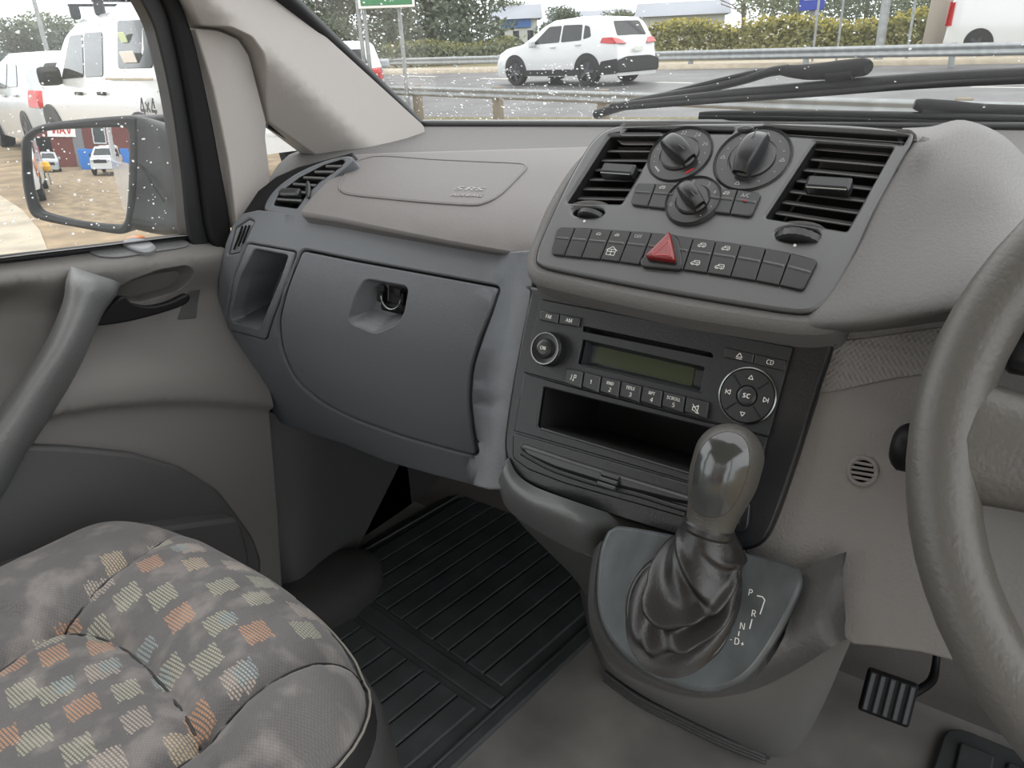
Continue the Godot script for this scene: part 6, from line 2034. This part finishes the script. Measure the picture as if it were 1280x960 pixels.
func pole(called: String, label: String, cat: String, foot: Vector3, r: float, h: float, m: Material) -> Node3D:
	var d := thing(called, label, cat, foot, "slender poles outside")
	obj("shaft", tube([foot + V3(0, -0.2, 0), foot + V3(0, h, 0)], [r, r * 0.8], 10, 2), m, d)
	return d

# ------------------------------------------------------------------ trees, hedges, houses
func foliage(count: int, size: float, spread: Callable, sd: int) -> ArrayMesh:
	var rng := RandomNumberGenerator.new()
	rng.seed = sd
	var st := begin()
	for i in count:
		var p: Vector3 = spread.call(rng)
		var q := Quaternion(V3(rng.randfn(), rng.randfn(), rng.randfn()).normalized(), rng.randf() * TAU)
		var a := q * V3(1, 0, 0) * size * rng.randf_range(0.6, 1.3)
		var b := q * V3(0, 1, 0) * size * rng.randf_range(0.3, 0.7)
		var c := q * V3(0, 0, 1) * size * 0.15
		st.set_smooth_group(-1)
		tri(st, p - a, p + b + c, p - b + c, q * Vector3.BACK)
		tri(st, p + a, p + b + c, p - b + c, q * Vector3.BACK)
	return done(st)

func leaf_mat(called: String, c: Color) -> StandardMaterial3D:
	var m := mat(called, c, 0.8)
	m.cull_mode = BaseMaterial3D.CULL_DISABLED
	m.backlight_enabled = true
	m.backlight = c * 0.4
	return m

func tree(label: String, x: float, d: float, foot_y: float, top_px: float, w: float, leaf: Material, kind: String, sd: int) -> void:
	var dir := sight(V2(x, 60))
	var k := d / Vector2(dir.x, dir.z).length()
	var base := V3(EYE.x + dir.x * k, foot_y, EYE.z + dir.z * k)
	var td := sight(V2(x, top_px))
	var top := EYE.y + td.y * d / Vector2(td.x, td.z).length()
	var h := maxf(top - foot_y, 2.0)
	var t := thing("tree", label, "tree", base, "trees on the skyline")
	obj("trunk", tube([base + V3(0, -0.5, 0), base + V3(0.1, h * 0.4, 0), base + V3(-0.05, h * 0.8, 0.1)], [h * 0.025 + 0.08, h * 0.018 + 0.05, 0.04], 8, 3), mat("bark", Color(0.36, 0.32, 0.28), 0.9), t)
	var spread := func(r: RandomNumberGenerator) -> Vector3:
		var u := r.randf()
		var a := r.randf() * TAU
		var rad: float
		if kind == "conifer":
			rad = w * (1.0 - u) * (0.55 + 0.45 * absf(sin(u * 22.0))) * sqrt(r.randf())
			return base + V3(cos(a) * rad, h * (0.06 + 0.94 * u), sin(a) * rad)
		# clumps
		var c := int(r.randi() % 9)
		var ca := c * 2.399
		var cu := 0.35 + 0.6 * fmod(c * 0.37, 1.0)
		var cc := base + V3(cos(ca) * w * 0.5 * (1.15 - cu), h * cu, sin(ca) * w * 0.5)
		var v := V3(r.randfn(), r.randfn(), r.randfn()).normalized() * pow(r.randf(), 0.4)
		return cc + v * V3(w * 0.5, h * 0.17, w * 0.5)
	if kind == "bare":
		var st := begin()
		var r := RandomNumberGenerator.new()
		r.seed = sd
		for i in 22:
			var y := h * r.randf_range(0.35, 0.8)
			var a := r.randf() * TAU
			var p := base + V3(0, y, 0)
			var p2 := p + V3(cos(a) * w * 0.5, h * 0.12, sin(a) * w * 0.5)
			bar(st, p, p2, 0.06, 0.06, Vector3.FORWARD, 0.01)
			bar(st, p2, p2 + V3(cos(a + 0.7) * w * 0.4, h * 0.12, sin(a + 0.7) * w * 0.4), 0.035, 0.035, Vector3.FORWARD, 0.01)
		obj("branches", done(st), M.bark, t)
		return
	obj("crown", foliage(5000, clampf(h * 0.022, 0.09, 0.24), spread, sd), leaf, t)

func hedge(label: String, x0: float, x1: float, d: float, foot: float, ytop: float, leaf: Material, tip: Material, sd: int) -> void:
	var a := EYE + sight(V2(x0, 50)) * d
	var b := EYE + sight(V2(x1, 50)) * (d * 0.97)
	a.y = foot
	b.y = foot
	var td := sight(V2((x0 + x1) * 0.5, ytop))
	var h := EYE.y + td.y * d - foot
	var t := thing("hedge", label, "hedge", (a + b) * 0.5, "hedges behind the far rail")
	var len := a.distance_to(b)
	obj("leaves", foliage(int(len * 420), 0.11, func(r: RandomNumberGenerator) -> Vector3:
		var k := r.randf()
		return a.lerp(b, k) + V3(r.randf_range(-0.5, 0.5), h * pow(r.randf(), 0.7) * (0.85 + 0.13 * sin(k * len * 1.3)), r.randf_range(-0.6, 0.6)), sd), leaf, t)
	obj("tips", foliage(int(len * 110), 0.09, func(r: RandomNumberGenerator) -> Vector3:
		var k := r.randf()
		return a.lerp(b, k) + V3(r.randf_range(-0.5, 0.5), h * (0.85 + 0.13 * sin(k * len * 1.3)) + r.randf_range(-0.12, 0.18), r.randf_range(-0.6, 0.6)), sd + 1), tip, t)

func house(label: String, x0: float, x1: float, d: float, foot: float, ytop: float, wall: Material, roof: Material, o := {}) -> Node3D:
	var a := EYE + sight(V2(x0, 40)) * d
	var b := EYE + sight(V2(x1, 40)) * d
	a.y = foot
	b.y = foot
	var td := sight(V2((x0 + x1) * 0.5, ytop))
	var h := EYE.y + td.y * d - foot
	var x := (b - a).normalized()
	var n := x.cross(Vector3.UP)
	if n.dot(EYE - a) < 0: n = -n
	var w := a.distance_to(b)
	var t := Transform3D(Basis(x, Vector3.UP, x.cross(Vector3.UP)), a)
	var g := thing("building", label, "building", (a + b) * 0.5)
	var dep := 6.0
	var zs := signf(t.basis.z.dot(n))
	var wh := h * (0.72 if o.get("pitched", true) else 1.0)
	obj("wall", block_mesh(t * Transform3D(Basis(), V3(w / 2, wh / 2, -zs * dep / 2)), V3(w, wh, dep), 0.02), wall, g)
	if o.get("pitched", true):
		var st := begin()
		var e := 0.4
		var r0 := t * V3(-e, h, -zs * dep / 2)
		var r1 := t * V3(w + e, h, -zs * dep / 2)
		quad(st, t * V3(-e, wh - 0.1, zs * e), t * V3(w + e, wh - 0.1, zs * e), r1, r0, n + Vector3.UP)
		quad(st, t * V3(-e, wh - 0.1, -zs * (dep + e)), t * V3(w + e, wh - 0.1, -zs * (dep + e)), r1, r0, Vector3.UP - n)
		tri(st, t * V3(-e, wh - 0.1, zs * e), t * V3(-e, wh - 0.1, -zs * (dep + e)), r0, -x)
		tri(st, t * V3(w + e, wh - 0.1, zs * e), t * V3(w + e, wh - 0.1, -zs * (dep + e)), r1, x)
		obj("roof", done(st), roof, g)
	for k in o.get("windows", 2):
		var wx: float = w * (k + 0.5) / o.get("windows", 2)
		var wf := obj("window", block_mesh(t * Transform3D(Basis(), V3(wx, wh * 0.5, zs * 0.02)), V3(minf(w * 0.16, 1.4), wh * 0.34, 0.06), 0.01), mat("window_frame", Color(0.75, 0.76, 0.76), 0.6), g)
		obj("pane", block_mesh(t * Transform3D(Basis(), V3(wx, wh * 0.5, zs * 0.05)), V3(minf(w * 0.14, 1.2), wh * 0.28, 0.03), 0.005), M.car_glass, wf)
	if o.has("band"):
		obj("blue_sign", block_mesh(t * Transform3D(Basis(), V3(w * 0.5, wh * o.get("band_at", 0.8), zs * 0.1)), V3(w * o.get("band_w", 0.8), wh * 0.26, 0.12), 0.01), o.band, g)
	return g

func make_surroundings() -> void:
	make_ground()
	var fa := aty(440, 74.2, 0.40)
	var fb := aty(1330, 50.5, 0.40)
	var fposts := []
	for i in 14: fposts.append((i + 0.5) / 14.0)
	rail("guard_rail", "pale steel guard rail along the far side of the road, on many posts", fa - (fb - fa) * 0.6, fb + (fb - fa) * 0.25, fposts, M.galvanised, -0.2)
	var na := aty(516, 108, 0.25)
	var nb := aty(1075, 122.5, 0.25)
	var ndir := (nb - na)
	var p0 := na - ndir * 0.12
	var p1 := nb + ndir * 0.9
	var nposts := []
	for i in 7: nposts.append(0.02 + 0.04 + i * 0.138)
	rail("guard_rail", "near guard rail on timber posts seen through the wipers", p0, p1, nposts, M.post_timber, -0.5, 0.5)
	# road sign and poles
	var sg := thing("road_sign", "green and white road sign on three thin grey posts beyond the rail", "road sign", aty(500, 122, -0.3))
	var sd := 14.5
	for q in [[457, 96], [464, 100], [509, 122]]:
		var ft := EYE + sight(V2(q[0], q[1])) * sd
		var tp := EYE + sight(V2(q[0] - 5, -30)) * sd
		obj("sign_post", tube([V3(ft.x, -0.5, ft.z), V3(ft.x, 2.2, ft.z)], 0.035, 8, 2), M.galvanised, sg)
	var c0 := EYE + sight(V2(450, 6)) * (sd - 0.2)
	var c1 := EYE + sight(V2(516, 4)) * (sd - 0.2)
	var sx := (c1 - c0)
	sx.y = 0
	var sgt := Transform3D(Basis(sx.normalized(), Vector3.UP, sx.normalized().cross(Vector3.UP)), (c0 + c1) * 0.5 + V3(0, 0.42, 0))
	obj("sign_edge", block_mesh(sgt, V3(sx.length() + 0.06, 0.96, 0.03), 0.01), mat("sign_white", Color(0.9, 0.9, 0.88), 0.5), sg)
	obj("sign_board", block_mesh(sgt * Transform3D(Basis(), V3(0, 0, 0.0)), V3(sx.length() - 0.02, 0.88, 0.05), 0.01), mat("sign_green", Color(0.08, 0.45, 0.25), 0.5), sg)
	for e in [[1016, 80, 0.035, "thin pale pole left of the thick pole, in front of the blue sign"], [1046, 76, 0.035, "thin pale pole just left of the thick lamp pole"], [1098, 76, 0.13, "thick grey lamp pole standing behind the far rail"], [1137, 46, 0.04, "slender pole right of the thick lamp pole, before the hedge"]]:
		var p := EYE + sight(V2(e[0], minf(e[1], 70.0))) * 27.0
		pole("pole", e[3], "pole", V3(p.x, -0.2, p.z), e[2], 9.0, M.galvanised)
	var lp := EYE + sight(V2(58, 60)) * 24.0
	pole("pole", "thin grey pole among the trees left of the ute's roof", "pole", V3(lp.x, -0.3, lp.z), 0.06, 3.4, M.galvanised)
	# trees
	var dark := leaf_mat("leaf_dark", Color(0.36, 0.4, 0.33))
	var mid := leaf_mat("leaf_mid", Color(0.43, 0.46, 0.36))
	var olive := leaf_mat("leaf_olive", Color(0.44, 0.44, 0.25))
	var tip := leaf_mat("leaf_tip", Color(0.6, 0.57, 0.28))
	var k := 0
	for e in [[405, 46, -40, 2.6, dark, "round", "dark bushy tree by the windscreen pillar"], [436, 50, -25, 2.2, mid, "round", "grey-green tree just left of the green road sign"], [487, 52, -60, 3.0, mid, "conifer", "pointed tree behind the green road sign"], [536, 48, -120, 4.2, dark, "conifer", "tall dark conifer right of the green road sign"], [580, 50, -110, 4.4, dark, "conifer", "broad dark conifer left of the white car's nose"], [636, 70, 2, 2.6, mid, "round", "small round tree beside the pale house"], [770, 62, 16, 2.4, mid, "round", "low green tree above the white car's roof"], [700, 60, 12, 2.2, dark, "round", "dark low tree left of the white car's roof"], [925, 58, -40, 4.5, dark, "bare", "bare spreading tree near the middle of the skyline"], [985, 50, -60, 4.0, mid, "round", "leafy tree left of the tall blue sign"], [1075, 46, -50, 3.6, dark, "round", "dark leafy tree right of the tall blue sign"], [1150, 48, -50, 3.2, mid, "round", "grey-green tree left of the white van"],
		[18, 40, 30, 2.0, dark, "round", "dark tree at the left edge above the silver car"], [66, 44, 22, 2.2, mid, "round", "tree beside the ute's windscreen at upper left"], [40, 46, 44, 3.0, dark, "round", "low dark tree between the silver car and the ute"]]:
		tree(e[6], e[0], e[1], -0.2, e[2], e[3], e[4], e[5], 100 + k)
		k += 1
	var tk := EYE + sight(V2(1165, 60)) * 30.0
	var trunk := thing("bare_tree", "thick bare trunk rising beside the white van's tail", "tree", V3(tk.x, -0.2, tk.z))
	obj("trunk", tube([V3(tk.x, -0.4, tk.z), V3(tk.x + 0.1, 3.0, tk.z), V3(tk.x, 7.0, tk.z)], [0.36, 0.3, 0.25], 12, 3), mat("bark_pale", Color(0.55, 0.52, 0.48), 0.9), trunk)
	hedge("long olive hedge with yellow tips behind the far rail", 815, 930, 34.0, 0.0, 27, olive, tip, 301)
	hedge("taller olive hedge with yellow tips right of the blue sign", 935, 1185, 32.0, 0.0, 20, olive, tip, 302)
	hedge("low dark hedge behind the road sign and the white car", 490, 640, 40.0, 0.0, 52, mid, olive, 303)
	var pale := mat("wall_pale", Color(0.72, 0.73, 0.72), 0.8)
	var grey := mat("roof_grey", Color(0.55, 0.57, 0.6), 0.7)
	var blue := mat("sign_blue", Color(0.22, 0.38, 0.62), 0.5)
	house("pale house with a blue fascia between the conifer and the white car", 618, 672, 66.0, 0.0, 4, pale, grey, {"band": blue, "band_at": 0.85, "band_w": 0.7, "windows": 3})
	house("low grey-roofed building behind the white car's roof", 690, 785, 72.0, 0.0, 12, pale, grey, {"windows": 4, "band": mat("sign_pale_blue", Color(0.5, 0.62, 0.74), 0.5), "band_at": 0.7, "band_w": 0.3})
	house("white gabled building with a blue hoarding left of the bare tree", 800, 905, 60.0, 0.0, 0, pale, grey, {"band": blue, "band_at": 0.62, "band_w": 0.38, "windows": 4})
	# tall blue sign
	var bp := EYE + sight(V2(1012, 30)) * 36.0
	var bs := thing("shop_sign", "upright blue sign with white lettering on a white post", "sign", V3(bp.x, 0, bp.z))
	var bt := Transform3D(Basis(Vector3.UP, atan2(-bp.x, -bp.z)), V3(bp.x, 2.5, bp.z))
	obj("sign_post", box_mesh(V3(bp.x - 0.1, 0.0, bp.z - 0.4), V3(bp.x + 0.1, 3.0, bp.z - 0.2), 0.01), M.galvanised, bs)
	obj("sign_board", block_mesh(bt, V3(0.95, 1.9, 0.12), 0.02), mat("sign_deep_blue", Color(0.12, 0.22, 0.6), 0.4), bs)
	for i in 3:
		obj("sign_line", block_mesh(bt * Transform3D(Basis(), V3(0, -0.55 + i * 0.25, 0.065)), V3(0.6 - 0.1 * i, 0.06, 0.01), 0.002), M.white_ink, bs)
	make_behind()

# ------------------------------------------------------------------ what the mirror shows
func make_behind() -> void:
	var z := 33.0
	var brick := mat("brick_red", Color(0.5, 0.27, 0.24), 0.85, {"mottle": 0.35, "scale": 0.9, "seed": 51, "freq": 0.05})
	var g := thing("building", "red brick shop with a white sign lettered in red, seen in the mirror's reflection", "building", V3(-6.0, -0.42, z))
	var a := mirror_at(30, 170, z)
	var b := mirror_at(146, 170, z)
	var x0 := minf(a.x, b.x)
	var x1 := maxf(a.x, b.x)
	obj("wall", box_mesh(V3(x0 - 6, -0.42, z), V3(x1 + 8, 6.5, z + 5), 0.02), brick, g)
	var w0 := mirror_at(114, 162, z)
	var w1 := mirror_at(134, 180, z)
	var wf := obj("window", box_mesh(V3(minf(w0.x, w1.x), minf(w0.y, w1.y), z - 0.08), V3(maxf(w0.x, w1.x), maxf(w0.y, w1.y) + 1.0, z), 0.02), M.window_frame, g)
	obj("pane", box_mesh(V3(minf(w0.x, w1.x) + 0.15, minf(w0.y, w1.y) + 0.15, z - 0.1), V3(maxf(w0.x, w1.x) - 0.15, maxf(w0.y, w1.y) + 0.85, z - 0.06), 0.01), M.car_glass, wf)
	var s0 := mirror_at(60, 171, z)
	var s1 := mirror_at(93, 158, z)
	var sc := (s0 + s1) * 0.5
	var sgn := obj("sign_board", block_mesh(Transform3D(Basis(), V3(sc.x, sc.y + 0.25, z - 0.1)), V3(absf(s1.x - s0.x), absf(s1.y - s0.y) + 0.5, 0.12), 0.02), M.sign_white, g)
	lettering("VAN", Transform3D(Basis(Vector3.UP, PI), V3(sc.x + 0.1, sc.y + 0.15, z - 0.18)), absf(s1.y - s0.y) * 0.75, M.red_ink, sgn, true, 1.1)
	var l0 := mirror_at(97, 158, z)
	obj("roller_door", box_mesh(V3(l0.x - 0.9, -0.42, z - 0.06), V3(l0.x + 0.4, 4.5, z), 0.02), mat("roller", Color(0.45, 0.45, 0.46), 0.6), g)
	var e0 := mirror_at(58, 205, z)
	obj("dark_doorway", box_mesh(V3(e0.x - 2.2, -0.42, z - 0.04), V3(e0.x + 1.2, 2.6, z), 0.02), M.rubber, g)
	var c0 := mirrored(98, 212, -0.42)
	var c1 := mirrored(150, 212, -0.42)
	var cz := 26.0
	var ca := mirror_at(96, 186, cz)
	var cb := mirror_at(160, 186, cz)
	var ct := thing("shipping_container", "blue container behind the white ute in the mirror's reflection", "container", V3((ca.x + cb.x) * 0.5, -0.42, cz))
	var cx0 := minf(ca.x, cb.x)
	var cx1 := maxf(ca.x, cb.x)
	obj("shell", box_mesh(V3(cx0, -0.42, cz), V3(cx1, ca.y, cz + 2.2), 0.02), mat("container_blue", Color(0.16, 0.45, 0.75), 0.5), ct)
	for i in 16:
		var xx := lerpf(cx0 + 0.2, cx1 - 0.2, i / 15.0)
		obj("corrugation", box_mesh(V3(xx - 0.08, -0.3, cz - 0.04), V3(xx + 0.08, ca.y - 0.1, cz + 0.01), 0.01), M.container_blue, ct)
	var bl := mirror_at(58, 208, 12.0)
	var ba := thing("yellow_ball", "yellow round marker on a post in the mirror's reflection", "marker", V3(bl.x, -0.42, bl.z))
	obj("post", tube([V3(bl.x, -0.42, bl.z), V3(bl.x, bl.y, bl.z)], 0.04, 8), M.galvanised, ba)
	obj("ball", lathe(Transform3D(Basis(Vector3.RIGHT, -PI / 2), bl), P([0.0, -0.22, 0.15, -0.16, 0.22, 0.0, 0.15, 0.16, 0.0, 0.22]), 20), mat("yellow", Color(0.9, 0.68, 0.15), 0.5), ba)

func _ready() -> void:
	make_camera_and_sky()
	make_materials()
	make_shell()
	make_pillar()
	make_door()
	make_dashboard()
	make_control_panel()
	make_radio()
	make_gear_lever()
	make_seat()
	make_floor_things()
	make_wheel()
	make_wipers()
	make_mirror()
	make_rain()
	make_surroundings()
	make_vehicles()
